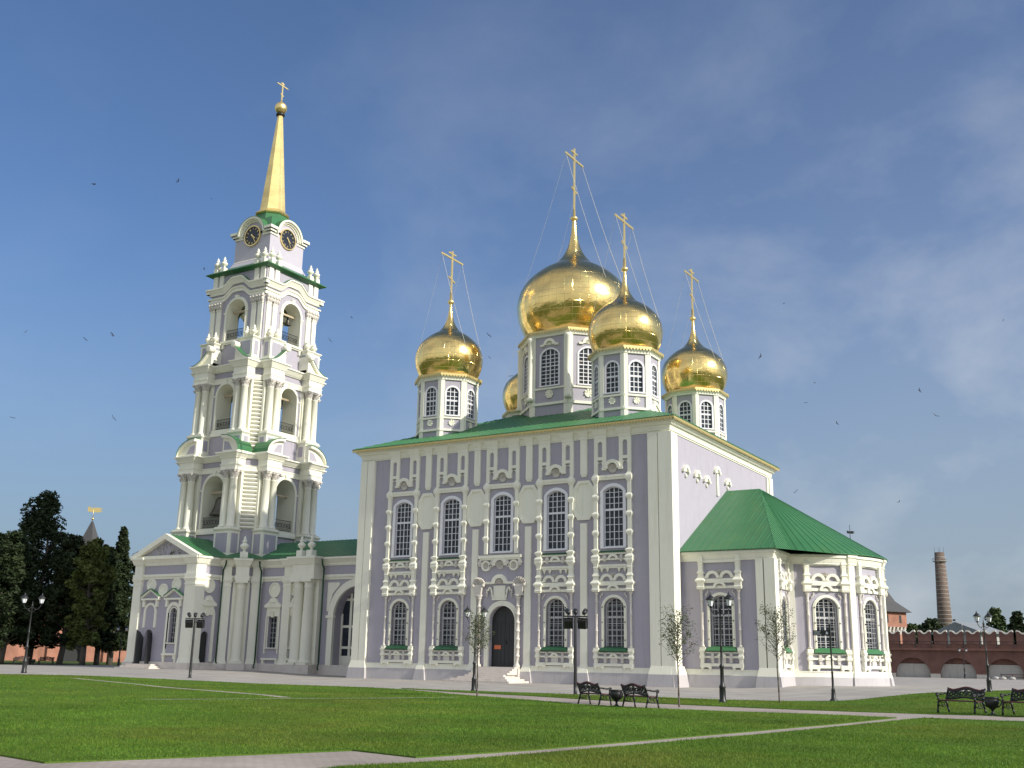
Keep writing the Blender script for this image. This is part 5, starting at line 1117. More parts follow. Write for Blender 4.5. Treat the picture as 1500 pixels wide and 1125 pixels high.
#@@REST
# ================================================================= STREET FURNITURE
def lamp_model():
    t = local_thing('street_lamp')
    o = MB(); o.lathe([(.17, -.1), (.17, .1), (.13, .16), (.125, .62), (.145, .66), (.145, .72), (.1, .8), (.085, .95), (.08, 1.5), (.11, 1.55), (.11, 1.6), (.06, 1.68), (.048, 2.4), (.06, 2.43), (.06, 2.47), (.042, 2.52), (.035, 4.0), (.06, 4.03), (.06, 4.1), (.02, 4.2), (.03, 4.25), (.005, 4.35)], (0, 0, 0), 16)
    for k in range(8): a = k*math.pi/4; o.tube((.13*math.cos(a), .13*math.sin(a), .15), (.125*math.cos(a), .125*math.sin(a), .62), .014, None, 5)
    o.build('post', IRON, t)
    for s_ in (-1, 1):
        o = MB(); P = []
        for k in range(11):
            q = k/10; P.append((s_*(.03+.47*q), 0, 3.98-.16*math.sin(math.pi*q*.9)+.17*q**3))
        o.path(P, .02, 7); o.path([(s_*.04, 0, 3.7), (s_*.12, 0, 3.72), (s_*.2, 0, 3.82), (s_*.17, 0, 3.88), (s_*.12, 0, 3.86)], .013, 5); o.build('arm', IRON, t)
        o = MB(); c = (s_*.5, 0, 0)
        o.lathe([(.03, 4.12), (.06, 4.17), (.09, 4.2), (.11, 4.22)], c, 12)
        for k in range(6): a = k*math.pi/3+.1; o.tube((c[0]+.105*math.cos(a), .105*math.sin(a), 4.22), (c[0]+.18*math.cos(a), .18*math.sin(a), 4.52), .009, None, 4)
        o.lathe([(.23, 4.5), (.235, 4.53), (.17, 4.6), (.1, 4.67), (.06, 4.7), (.06, 4.74), (.025, 4.77), (.03, 4.8), (.004, 4.86)], c, 12); ln = o.build('lantern', IRON, t)
        o = MB(); o.lathe([(.1, 4.22), (.172, 4.505)], c, 6, .1, smooth=False); o.build('glass', LAMPG, ln)
    return t
lamp0 = lamp_model(); G_L = 'twin-lantern street lamps round the cathedral'
lamps = [((14.56, -28.87), R(-15), 1.0, 'black twin-lantern lamp standing before the apse window at right of centre'), ((-1.13, -25.11), R(22), .95, 'black twin-lantern lamp by the church door with a young tree beside it'), ((21.73, -1.48), R(55), 1.02, 'black twin-lantern lamp behind the right-hand benches, before the brick wall'), ((-34.68, -29.42), R(48), 1.1, 'black twin-lantern lamp at far left, standing on the paving in front of the dark trees'), ((-81.5, 16.0), R(45), 1.02, 'small far twin-lantern lamp among the dark trees at left'), ((2.5, 111.5), R(10), 1.0, 'small far twin-lantern lamp at the foot of the red brick wall')]
for k, (p, rz_, s_, lb) in enumerate(lamps):
    o = lamp0 if k == 0 else copy_tree(lamp0); put(o, onto(*p), rz_, s_); tag(o, lb, 'street lamp', G_L)
def flood_model():
    t = local_thing('floodlight_mast'); o = MB(); o.lathe([(.16, -.1), (.16, .03), (.1, .05), (.1, .5), (.085, 1.4), (.075, 4.0), (.06, 4.1)], (0, 0, 0), 14); o.build('pole', IRON, t)
    o = MB(); o.box(-.66, .66, -.05, .05, 4.08, 4.15); o.box(-.05, .05, -.06, .06, 3.95, 4.1); o.build('crossbar', IRON, t)
    for x in (-.36, .4):
        F = Matrix.Translation((x, -.1, 3.75)) @ Matrix.Rotation(R(-18), 4, 'X') @ Matrix.Rotation(R(8*(-1 if x < 0 else 1)), 4, 'Z'); o = MB(F); o.frus(-.24, .24, -.2, .1, -.28, -.22, .22, -.16, .12, .2); o.box(-.27, .27, -.24, -.19, -.32, .24)
        for k in range(5): o.box(-.2+.1*k-.012, -.2+.1*k+.012, .1, .18, -.22, .16)
        o.M = Matrix.Identity(4); o.box(x-.27, x-.24, -.03, .03, 3.8, 4.1); o.box(x+.24, x+.27, -.03, .03, 3.8, 4.1); f = o.build('floodlight', IRON, t)
        o = MB(F); o.box(-.22, .22, -.25, -.238, -.27, .19); o.build('lens', GLASS, f)
    for x, a in ((-.5, -20), (0, 5), (.42, 25)):
        F = Matrix.Translation((x, 0, 4.36)) @ Matrix.Rotation(R(a), 4, 'Z') @ Matrix.Rotation(R(62), 4, 'X'); o = MB(F); o.lathe([(.02, -.19), (.1, -.17), (.13, -.05), (.135, .17), (.12, .19)], (0, 0, 0), 14); o.M = Matrix.Identity(4); o.box(x-.02, x+.02, -.03, .03, 4.14, 4.34); s = o.build('spotlight', IRON, t)
        o = MB(F); o.lathe([(.001, .185), (.115, .185), (.115, .195), (.001, .195)], (0, 0, 0), 14); o.build('lens', GLASS, s)
    return t
fl0 = flood_model()
for k, (p, rz_, s_, lb) in enumerate([((5.01, -24.83), R(205), .97, 'black floodlight mast with three spots before the church wall, right of the door'), ((-26.29, -22.47), R(220), .97, 'black floodlight mast standing left, before the bell tower porch')]):
    o = fl0 if k == 0 else copy_tree(fl0); put(o, onto(*p), rz_, s_); tag(o, lb, 'floodlight mast', 'floodlight masts on the lawn edge')
# sign post
t = local_thing('signpost', 'black finger signpost with one arrow plate in front of the round apse', 'signpost')
o = MB(); o.lathe([(.2, -.1), (.2, .04), (.12, .12), (.09, .5), (.1, .54), (.06, .62), (.05, 1.3), (.065, 1.34), (.042, 1.4), (.038, 3.6), (.055, 3.62), (.02, 3.7), (.005, 3.78)], (0, 0, 0), 14); o.build('post', IRON, t)
o = MB(); o.prism([(-.02, 3.13), (-.98, 3.13), (-.98, 3.38), (-.02, 3.38)], -.025, .025); pl_ = o.build('arrow_plate', IRON, t)
o = MB(); 
for z, a in ((3.31, -.55), (3.25, -.62), (3.19, -.5)):
    x = -.92
    while x < a: w_ = rng.uniform(.02, .05); o.box(x, x+w_, -.032, -.026, z-.014, z+.014); x += w_+.012
o.build('lettering', WHITE, pl_)
o = MB(); o.box(-.22, -.1, -.032, -.026, 3.18, 3.26); o.band(-.16, 3.26, .0, .05, 0, math.pi, -.032, -.026, 8); o.box(-.165, -.155, -.032, -.026, 3.3, 3.35); o.build('pictogram', WHITE, pl_)
put(t, onto(17.39, -21.24), R(-18))
# benches
def bench_model():
    t = local_thing('park_bench'); Lh = .74
    for s_ in (-1, 1):
        x = s_*Lh
        o = MB(); o.path([(x, .28, .0), (x, .22, .2), (x, .16, .42), (x, .24, .62), (x, .33, .84)], .033, 6); o.build('leg', IRON, t)
        o = MB(); o.path([(x, -.3, .0), (x, -.27, .2), (x, -.22, .42), (x, -.24, .55), (x, -.22, .64)], .033, 6); o.build('leg', IRON, t)
        o = MB(); o.path([(x, .26, .66), (x, .1, .65), (x, -.12, .62), (x, -.26, .66), (x, -.31, .63), (x, -.29, .58), (x, -.24, .59)], .03, 6); o.build('armrest', IRON, t)
        o = MB(); o.path([(x, .16, .4), (x, -.22, .4)], .02, 6); o.path([(x, .2, .26), (x, .0, .2), (x, -.26, .26)], .014, 5)
        for yy, zz, r in ((-.14, .31, .07), (.0, .3, .06), (.1, .31, .06)): o.path([(x, yy+r*math.cos(a), zz+r*math.sin(a)) for a in [k*math.pi/4 for k in range(9)]], .011, 5)
        o.build('side_scroll', IRON, t)
    o = MB()
    for k in range(4): o.box(-Lh, Lh, -.25+.1*k, -.165+.1*k, .405, .445)
    o.build('seat', REDWOOD, t)
    tilt = lambda z: .18+(z-.46)*.42
    topf = lambda u: .76+.1*math.exp(-(u/.36)**2)+(.03 if abs(u) > .6 else 0); botf = lambda u: .47+.07*math.exp(-(u/.4)**2)
    o = MB(); n = 28; U = [-Lh+2*Lh*k/n for k in range(n+1)]
    o.path([(u, tilt(topf(u)), topf(u)) for u in U], .036, 6); rl = o.build('top_rail', REDWOOD, t)
    o = MB(); o.path([(u, tilt(botf(u)), botf(u)) for u in U], .032, 6)
    o.path([(u, tilt(topf(u)-.05), topf(u)-.05) for u in U], .028, 5); o.path([(u, tilt(botf(u)+.05), botf(u)+.05) for u in U], .012, 5)
    def ringp(u, z, r, w=.02, sq=1.0): o.path([(u+r*sq*math.cos(a), tilt(z+r*math.sin(a)), z+r*math.sin(a)) for a in [k*math.pi/5 for k in range(11)]], w, 5)
    ringp(0, .69, .085, .018); ringp(0, .69, .04)
    for s_ in (-1, 1):
        for u, z, r in ((.16, .67, .055), (.27, .61, .05), (.27, .71, .04), (.38, .64, .06), (.49, .58, .05), (.49, .69, .045), (.6, .62, .06), (.68, .7, .04), (.67, .55, .04)): ringp(s_*u, z, r)
        for u0, z0, u1, z1 in ((.09, .69, .2, .72), (.2, .6, .33, .66), (.33, .7, .44, .62), (.44, .6, .55, .7), (.56, .57, .68, .64)): o.tube((s_*u0, tilt(z0), z0), (s_*u1, tilt(z1), z1), .022, None, 5)
    o.build('backrest', IRON, t); return t
b0 = bench_model(); G_B = 'iron park benches along the paths'
benches = [((12.0, -36.35), R(150), 'iron bench seen from behind, left of the pair on the lawn path'), ((14.55, -37.55), R(150), 'iron bench seen from behind, right of the pair, nearest the slim young tree'), ((25.05, -32.45), R(-30), 'dark iron bench facing the camera at right, left of the urn bin'), ((27.45, -33.95), R(-30), 'dark iron bench cut off by the right picture edge'),
           ((-85.7, 5.3), R(-110), 'far bench under the dark trees at left, leftmost of its pair'), ((-84.6, 7.9), R(-110), 'far bench under the dark trees at left, right of its pair beside the small bin'), ((-80.2, 19.6), R(-110), 'far bench left of the bell tower porch, leftmost of the two'), ((-79.0, 22.2), R(-110), 'far bench closest to the bell tower porch under the trees')]
for k, (p, rz_, lb) in enumerate(benches):
    o = b0 if k == 0 else copy_tree(b0); z = gz(*p)+(.004 if k < 4 else 0); put(o, (p[0], p[1], z), rz_, 1.02 if k < 2 else 1.08); tag(o, lb, 'bench', G_B)
def bin_model():
    t = local_thing('urn_bin'); o = MB(); o.lathe([(.24, 0), (.24, .03), (.1, .06), (.05, .12), (.05, .2), (.1, .24), (.22, .34), (.28, .48), (.29, .6), (.26, .66), (.29, .7), (.29, .73), (.25, .73), (.22, .5), (.02, .4)], (0, 0, 0), 20); o.build('bowl', IRON, t)
    for s_ in (-1, 1): o = MB(); o.path([(s_*.26, 0, .64), (s_*.37, 0, .62), (s_*.41, 0, .54), (s_*.37, 0, .42), (s_*.22, 0, .32)], .024, 6); o.build('handle', IRON, t)
    return t
n0 = bin_model()
for k, (p, rz_, lb) in enumerate([((13.25, -36.9), R(-20), 'black goblet-shaped litter bin between the two benches seen from behind'), ((26.2, -33.2), R(-20), 'black goblet-shaped litter bin between the two benches at right'), ((-85.2, 6.6), 0, 'small far litter bin between the two benches under the dark trees')]):
    o = n0 if k == 0 else copy_tree(n0); put(o, onto(*p), rz_, .86); tag(o, lb, 'litter bin', 'urn litter bins beside the benches')

# ================================================================= TREES
def leaves(name, mtl, parent, centers, n, size, seed, flat=.0):
    """many leaf-sized quads scattered through clumps: centers = (x,y,z,r)"""
    g = np.random.default_rng(seed); C_ = np.array(centers, float); w = C_[:, 3]**2.2; idx = g.choice(len(C_), n, p=w/w.sum())
    d = g.normal(size=(n, 3)); d /= np.linalg.norm(d, axis=1)[:, None]; rad = C_[idx, 3]*np.cbrt(g.uniform(.12, 1, n)); P = C_[idx, :3]+d*rad[:, None]
    a = g.normal(size=(n, 3)); a[:, 2] *= .6; a /= np.linalg.norm(a, axis=1)[:, None]; b = np.cross(a, g.normal(size=(n, 3))); b /= np.linalg.norm(b, axis=1)[:, None]
    s = size*g.uniform(.55, 1.25, n)[:, None]; V = np.stack([P-a*s*.9, P-b*s*.42, P+a*s*.9, P+b*s*.42], 1)
    me = bpy.data.meshes.new(name); me.vertices.add(4*n); me.vertices.foreach_set('co', V.reshape(-1).astype(np.float32)); me.loops.add(4*n); me.loops.foreach_set('vertex_index', np.arange(4*n, dtype=np.int32)); me.polygons.add(n); me.polygons.foreach_set('loop_start', np.arange(0, 4*n, 4, dtype=np.int32)); me.update(); me.validate()
    me.materials.append(mtl); o = bpy.data.objects.new(name, me); col.objects.link(o)
    if parent: o.parent = parent
    return o
def big_tree(name, loc, H, hw, shape, mtl, label, seed, n=7000, size=.5, group=None, clear=3.0, cat='tree'):
    t = thing(name, loc, label, cat, group); r = random.Random(seed); o = MB(); tr_ = H*.018+.12
    P = [(0, 0, -.3)]; 
    for k in range(1, 7): P.append((P[-1][0]+r.uniform(-.25, .25), P[-1][1]+r.uniform(-.25, .25), H*.88*k/6))
    for k in range(6): o.tube(P[k], P[k+1], tr_*(1-.15*k), tr_*(1-.15*(k+1)), 9)
    C_ = []; nb = 46
    for k in range(nb):
        q = (k+.5)/nb; z = clear+(H-clear)*q
        if shape == 'cone': R_ = hw*(1-q)**.75*(1.0 if q > .08 else .75)
        elif shape == 'column': R_ = hw*(math.sin(math.pi*min(1, .12+q*.86))**.55)
        else: R_ = hw*min(1, .8+q*1.2)*(1-max(0, q-.3)/.76)**.6
        for j in range(4 if shape != 'cone' else 5):
            a = r.uniform(0, 2*math.pi); d = R_*math.sqrt(r.uniform(.1, 1))*(r.uniform(.75, 1.12) if r.random() < .88 else r.uniform(1.1, 1.3)); c = max(.35, hw*r.uniform(.13, .27)*(1 if shape != 'cone' else .8)*(.55+.45*min(1, R_/hw*1.6)))
            x, y = d*math.cos(a), d*math.sin(a); zz = z+r.uniform(-.5, .5)-(d*.25 if shape == 'cone' else 0); zz = max(clear*.8, zz)
            C_.append((x, y, min(zz, H-c*.5), c))
            if j < 2 and d > .3: 
                zb = max(clear*.7, zz-d*.45); o.tube((P[min(5, int(zb/(H*.88)*6))][0], P[min(5, int(zb/(H*.88)*6))][1], zb), (x, y, zz), .09*(1-q)+.03, .02, 5)
    tk = o.build('trunk', BARK, t, loc=(0, 0, 0)); tk.location = (0, 0, 0)
    leaves('crown', mtl, t, C_, n, size, seed)
    return t
def at(px_az, d): a = YAW+px_az; return (CAM.x+d*math.sin(a), CAM.y+d*math.cos(a))
AZ = lambda px: math.atan((px-750)/1553.14/math.cos(PITCH)*1.0)*1.0
def ray_az(px, py=955):
    v = fw+rt*((px-750)/1553.14)-up*((py-562.5)/1553.14); return math.atan2(v.x, v.y)
def spot(px, d): a = ray_az(px); return (CAM.x+d*math.sin(a), CAM.y+d*math.cos(a))
def ztop(px, py, d):
    v = fw+rt*((px-750)/1553.14)-up*((py-562.5)/1553.14); return CAM.z+d*v.z/math.hypot(v.x, v.y)
G_T = 'trees at the left beside the bell tower'
for k, (px, ty, hwp, d, shp, mt_, nm, lb) in enumerate([
    (42, 724, 47, 158, 'round', LEAFD, 'dark_tree', 'tallest dark tree at left, above the leftmost street lamp'), (162, 775, 27, 162, 'cone', LEAFD, 'dark_tree', 'narrow dark pointed tree next to the porch of the bell tower'),
    (122, 794, 27, 146, 'column', LEAFY, 'poplar', 'yellow-green poplar rising in front of the small brick tower spire'), (88, 788, 34, 152, 'round', LEAFD, 'dark_tree', 'dark broad tree between the tallest tree and the yellow-green poplar'),
    (2, 782, 40, 150, 'round', LEAFD, 'dark_tree', 'dark low tree under the left flank of the tallest tree'), (-22, 785, 30, 170, 'round', LEAFM, 'olive_tree', 'olive green tree cut off by the left picture edge'),
    (143, 806, 28, 156, 'round', LEAFD, 'dark_tree', 'low dark tree in front of the poplar, left of the narrow pointed tree'), (192, 812, 26, 172, 'round', LEAFD, 'dark_tree', 'dark tree mostly hidden behind the bell tower porch'), (-62, 760, 40, 160, 'round', LEAFD, 'dark_tree', 'dark tree just beyond the left picture edge')]):
    p = spot(px, d); sc_ = d/1553; H = ztop(px, ty, d)-gz(*p)+.3; big_tree(nm, onto(*p), H, hwp*sc_, shp, mt_, lb, 20+k, 17000 if k < 5 else 12000, .32, G_T, 2.6)
G_W = 'trees behind the red brick wall'
for k, (px, ty, hwp, d, shp, mt_, lb) in enumerate([
    (1338, 915, 13, 290, 'round', LEAFM, 'small light green tree behind the wall, nearest the brick tower'), (1350, 917, 12, 300, 'round', LEAFM, 'small pale tree behind the wall between two larger trees'), (1367, 908, 24, 280, 'round', LEAFD, 'broad dark tree behind the wall at the foot of the chimney'),
    (1322, 922, 10, 300, 'round', LEAFM, 'low tree half hidden behind the brick tower corner'), (1463, 891, 19, 270, 'round', LEAFM, 'round green tree behind the wall, right of the nearer lamp'), (1494, 897, 17, 275, 'round', LEAFD, 'dark tree behind the wall at the right picture edge'), (1530, 895, 22, 280, 'round', LEAFM, 'green tree beyond the right picture edge')]):
    p = spot(px, d); H = ztop(px, ty, d); big_tree('background_tree', (p[0], p[1], 0), H, hwp*d/1553, shp, mt_, lb, 60+k, 3500, .62, G_W, 2.5)
def young_tree(loc, H, cw, clear, label, seed, n):
    t = thing('young_tree', loc, label, 'tree', 'slim young trees along the path'); r = random.Random(seed); o = MB(); P = [(0, 0, -.1)]
    for k in range(1, 9): P.append((P[-1][0]+r.uniform(-.02, .02), P[-1][1]+r.uniform(-.02, .02), H*.9*k/8))
    for k in range(8): o.tube(P[k], P[k+1], .04*(1-.09*k), .04*(1-.09*(k+1)), 8)
    C_ = []
    for k in range(36):
        q = (k+r.random())/36*.95; z0 = clear+(H*.86-clear)*q; a = k*2.4+r.uniform(-.4, .4); L_ = cw*(1-.5*q)*r.uniform(.6, 1.1); el = r.uniform(.5, 1.0)
        i = min(7, int(z0/(H*.9)*8)); b = Vector((P[i][0], P[i][1], z0)); prev_ = b
        for j in range(1, 5):
            f = j/4; nx = b+Vector((math.cos(a)*L_*f*math.cos(el*.75), math.sin(a)*L_*f*math.cos(el*.75), L_*1.15*f*math.sin(el)+.1*f*f))+Vector((r.uniform(-.04, .04), r.uniform(-.04, .04), 0)); nx.z = min(nx.z, H)
            o.tube(prev_, nx, .013*(1.15-f*.8), .013*(1.05-f*.9)+.002, 5); prev_ = nx
            if j > 1 or r.random() < .4: C_.append((nx.x, nx.y, nx.z, r.uniform(.10, .22)))
            if j > 1:
                tw = nx+Vector((r.uniform(-.2, .2), r.uniform(-.2, .2), r.uniform(.0, .22))); tw.z = min(tw.z, H); o.tube(nx, tw, .006, .003, 4); C_.append((tw.x, tw.y, tw.z, r.uniform(.08, .16)))
    o.build('trunk', BARK, t, loc=(0, 0, 0)).location = (0, 0, 0); leaves('crown', LEAFT, t, C_, n, .05, seed); return t
young_tree(onto(15.11, -35.13), 3.85, 1.12, 1.5, 'slim young tree right of the two benches seen from behind', 3, 1500)
young_tree(onto(16.56, -27.11), 4.5, 1.25, 1.8, 'slim young tree before the corner of the apse, left of the signpost', 8, 1500)
young_tree(onto(4.53, -33.43), 3.95, .95, 1.8, 'slim young tree growing next to the lamp by the church door', 12, 1300)

# ================================================================= FORTRESS WALL, TOWERS, CHIMNEY
def fortress(name, p0, p1, H, mtl, label, merlons=True, arches=True, base=.2):
    a = Vector((p0[0], p0[1], 0)); b = Vector((p1[0], p1[1], 0)); Ln = (b-a).length; ang = math.atan2(b.y-a.y, b.x-a.x)
    F = Matrix.Translation((p0[0], p0[1], base)) @ Matrix.Rotation(ang, 4, 'Z'); t = thing(name, (p0[0], p0[1], base), label, 'wall')
    w = MB(F); pitch = 7.05; n = int(Ln/pitch)
    if arches:
        for k in range(n): wall_hole(w, k*pitch, (k+1)*pitch, -.6, 4.5, k*pitch+.72, (k+1)*pitch-.72, -.3, .75, 2.55, 1.3)
        w.box(0, n*pitch, -.45, 2.2, 4.5, 4.85); w.box(0, n*pitch, .9, 2.2, 4.85, H-2.0)
    else: w.box(0, Ln, 0, 2, -.6, H)
    w.build('wall_face', mtl, t)
    if arches:
        for k in range(n):
            o = MB(F); u0, u1 = k*pitch+.72, (k+1)*pitch-.72; A = [p for p in arch_pts(u0, u1, .75, 2.55, 24) if p[1] <= 2.5]; L_ = [p for p in A if p[0] > (u0+u1)/2]; R2 = [p for p in A if p[0] < (u0+u1)/2]
            o.prism([(u0, -.5), (u1, -.5)]+L_+R2, .75, 1.25); o.build('limestone_infill', GREYST, t)
            o = MB(F); o.prism([(u0, .7), (u1, .7)]+arch_pts(u0, u1, .75, 2.55, 20), .9, 1.28); o.build('arch_infill', mtl, t)
            o = MB(F); o.box(k*pitch-.74, k*pitch+.74, -.06, .2, -.5, .75); o.build('pier_foot', GREYST, t)
        o = MB(F); z = 4.85; u = 0
        o.box(0, n*pitch, -.35, -.29, z+1.05, z+1.13); o.box(0, n*pitch, -.34, -.3, z+.55, z+.61)
        while u < n*pitch:
            o.box(u-.05, u+.05, -.37, -.27, z, z+1.15); o.tube((u, -.32, z+.1), (u+1.25, -.32, z+1.0), .03, None, 4); o.tube((u+2.5, -.32, z+.1), (u+1.25, -.32, z+1.0), .03, None, 4); u += 2.5
        o.build('walkway_railing', IRON, t)
    if merlons:
        m0 = None; u = .2; k = 0
        while u < n*pitch-2:
            if m0 is None:
                o = MB(F); W2 = 2.1; top = [(W2, H-.75), (W2, H-.1), (W2-.15, H+.05), (W2*.78, H-.05), (W2*.62, H-.35), (W2*.5, H-.42), (W2*.38, H-.35), (W2*.22, H-.05), (.15, H+.05), (0, H-.1), (0, H-.75)]
                o.prism([(0, H-2.0), (W2, H-2.0)]+top, .95, 1.5); m0 = o.build('merlon', mtl, t); c0_ = MB(F)
                for p, q in zip(top[1:-2], top[2:-1]): c0_.prism([p, q, (q[0], q[1]+.24), (p[0], p[1]+.24)], .85, 1.6)
                cc = c0_.build('cap', WHITEW, m0); mk, ck = m0, cc
            else:
                mk = m0.copy(); col.objects.link(mk); mk.parent = t; mk.location = m0.location+Matrix.Rotation(ang, 3, 'Z') @ Vector((u-.2, 0, 0)); ck = cc.copy(); col.objects.link(ck); ck.parent = mk
            u += 2.52; k += 1
    return t
fortress('fortress_wall', (-38, 115.2), (46, 117.2), 7.55, BRICKR, 'long red brick fortress wall with merlons, walkway railing and blind arches at right')
# left wall behind the trees
t = thing('brick_wall', (-165, 35, .2), 'sunlit orange brick wall behind the dark trees at left', 'wall'); F = Matrix.Translation((-168, 31.4, .2)) @ Matrix.Rotation(math.atan2(20, 14.6), 4, 'Z')
o = MB(F); 
for k in range(6):
    if k == 3: wall_hole(o, k*10, k*10+10, -.5, 8, k*10+4-1.9, k*10+4+1.9, -.5, 2.2, 1.9, 2)
    else: wall_hole(o, k*10, k*10+10, -.5, 8, k*10+4-.9, k*10+4+.9, 3.0, 4.2, .9, 1)
    o.box(k*10-.6, k*10+.6, -.7, -.0, -.5, 8)
o.box(0, 60, 2.5, 3.2, -.5, 8); o.build('wall_face', BRICKO, t); o = MB(F); o.box(35.5-4, 36.5+4, 1.6, 1.8, -.5, 4.4); o.build('gate_shade_panel', DARKD, t)  # dark panel standing in for the shade inside the gateway
def fort_tower(name, c, rot, hb, zc, ze, za, mtl, label, vane, flag, halfeave, base=.2):
    t = thing(name, (c[0], c[1], base), label, 'tower'); F = Matrix.Translation((c[0], c[1], 0)) @ Matrix.Rotation(rot, 4, 'Z'); o = MB(F); o.frus(-hb, hb, -hb, hb, -.5, -hb*.97, hb*.97, -hb*.97, hb*.97, zc-.4); hu = hb*1.04; o.box(-hu, hu, -hu, hu, zc+.7, ze); o.build('body', mtl, t)
    o = MB(F); nn = 14
    for k in range(4):
        o.M = F @ Matrix.Rotation(k*math.pi/2, 4, 'Z')
        for j in range(nn): u = -hu+2*hu*(j+.5)/nn; o.frus(u-.2, u+.2, -hb*.98, -hb*.9, zc-.6, u-.2, u+.2, -hu-.05, -hb*.9, zc+.7)
    o.build('corbel_band', WHITEW, t)
    o = MB(F)
    for k in range(4):
        o.M = F @ Matrix.Rotation(k*math.pi/2, 4, 'Z')
        for j in range(4): u = -hu+2*hu*(j+.5)/4; o.box(u-.28, u+.28, -hu-.02, -hu+.3, zc+1.4, ze-.8)
    o.build('loophole', DARKD, t)
    o = MB(F); he = halfeave; zm_ = ze+(za-ze)*.14; o.frus(-he, he, -he, he, ze-.25, -he*.72, he*.72, -he*.72, he*.72, zm_); o.frus(-he*.72, he*.72, -he*.72, he*.72, zm_, -.15, .15, -.15, .15, za); o.build('tent_roof', ROOFG, t)
    o = MB(F); o.tube((0, 0, za-.2), (0, 0, za+vane), .07, .04, 6); o.lathe([(.02, 0), (.3, .15), (.3, .3), (.02, .5)], (0, 0, za+.3), 10)
    o.M = Matrix.Translation((c[0], c[1], 0)) @ Matrix.Rotation(flag, 4, 'Z'); z = za+vane*.55; s = vane*(.42 if flag > R(30) else .2); o.prism([(-s*.75, z), (s*.7, z-.1), (s*1.25, z+s*.14), (s*.8, z+s*.22), (s*1.2, z+s*.5), (s*.3, z+s*.62), (-s*.1, z+s*.5), (-s*.8, z+s*.75)], -.04, .04); o.build('weather_vane', GOLDP if flag > R(30) else IRON, t)
    return t
p = spot(1256, 212); fort_tower('brick_tower', p, R(-32), 6.1, 8.3, 11.9, 24.4, BRICKO, 'orange brick fortress tower with dark tent roof behind the apse', 3.6, R(20), 7.1)
p = spot(113, 236); fort_tower('brick_tower', p, R(20), 3.7, 11, 15.5, 28.2, BRICKO, 'small brick tower with pointed roof and golden weather vane rising behind the trees at left', 3.6, R(40), 4.6)
# chimney
p = spot(1388, 480); t = thing('factory_chimney', (p[0], p[1], 0), 'tall banded brick factory chimney far behind the red wall', 'chimney'); o = MB(); o.lathe([(3.5, 0), (1.92, 48.9), (1.6, 48.9), (1.6, 45)], (p[0], p[1], 0), 28); o.build('shaft', BRICKC, t, loc=(p[0], p[1], 0))
k = 0; z = 20.0
while z < 48:
    r_ = 3.5-1.58*z/48.9+.03; o = MB(); o.lathe([(r_, z), (r_+.05, z), (r_+.05, z+.18), (r_, z+.18)], (p[0], p[1], 0), 28); o.build('iron_band', GREYST, t); z += 1.68
o = MB(); o.lathe([(2.0, 45.0), (2.9, 45.1), (2.9, 45.25), (2.0, 45.3)], (p[0], p[1], 0), 24)
for k in range(14): a = k*math.pi/7; o.tube((p[0]+2.85*math.cos(a), p[1]+2.85*math.sin(a), 45.2), (p[0]+2.85*math.cos(a), p[1]+2.85*math.sin(a), 46.4), .06, None, 4)
o.path([(p[0]+2.85*math.cos(a), p[1]+2.85*math.sin(a), 46.4) for a in [j*math.pi/7 for j in range(15)]], .06, 4); o.build('gallery', GREYST, t)
for a in (.4, 1.9, 3.4, 5.0): o = MB(); o.tube((p[0]+1.8*math.cos(a), p[1]+1.8*math.sin(a), 48.5), (p[0]+1.8*math.cos(a), p[1]+1.8*math.sin(a), 51.2), .07, .04, 4); o.build('lightning_rod', IRON, t)
# shed roof behind the wall
p = spot(1420, 262); t = thing('shed', (p[0], p[1], 0), 'grey metal gable roof of a shed behind the red brick wall', 'shed'); F = Matrix.Translation((p[0], p[1], 0)) @ Matrix.Rotation(R(-38), 4, 'Z')
o = MB(F); o.box(-7, 7, -3, 3, 0, 9.4); o.build('wall', GREYST, t); o = MB(F); o.prism([(-8, 9.3), (8, 9.3), (8, 9.5), (0, 11.9), (-8, 9.5)], -3.4, 3.4); o.build('roof', SHED, t)
p = spot(1412.5, 258); t = thing('light_mast', (p[0], p[1], 0), 'thin mast with a small floodlight sticking up behind the red wall', 'mast'); o = MB(); o.tube((p[0], p[1], 0), (p[0], p[1], 11.6), .1, .07, 6); o.tube((p[0], p[1], 11.3), (p[0]-1.4, p[1], 12.2), .06, None, 5); o.build('pole', GREYST, t); o = MB(); o.box(p[0]-1.75, p[0]-1.25, p[1]-.25, p[1]+.25, 12.05, 12.4); o.build('lamp_head', IRON, t)
# barrier and sacks at the foot of the wall
p = spot(1486, 186); t = thing('wooden_barrier', onto(*p), 'low brown wooden barrier at the foot of the red wall, far right', 'barrier'); F = Matrix.Translation(onto(*p)); o = MB(F)
for z in (.35, .7): o.box(-2.3, 2.6, -.03, .03, z, z+.1)
o.build('rail', REDWOOD, t)
for x in (-2.2, -.6, 1.0, 2.5): o = MB(F); o.box(x-.05, x+.05, -.05, .05, -.05, .85); o.build('post', REDWOOD, t)
for k, (dx, lb) in enumerate(((-2.9, 'left grey sack beside the far wooden barrier'), (-1.9, 'second grey sack in front of the far wooden barrier'), (-.6, 'right pale sack in front of the far wooden barrier'))):
    q = (p[0]+dx, p[1]-.6); o = MB(); o.lathe([(.42, 0), (.5, .12), (.46, .28), (.3, .4), (.1, .44)], (q[0], q[1], gz(*q)), 10, sy=.7); o = o.build('sack', GREYST, None, loc=(q[0], q[1], gz(*q))); tag(o, lb, 'sack', 'sacks at the foot of the wall')
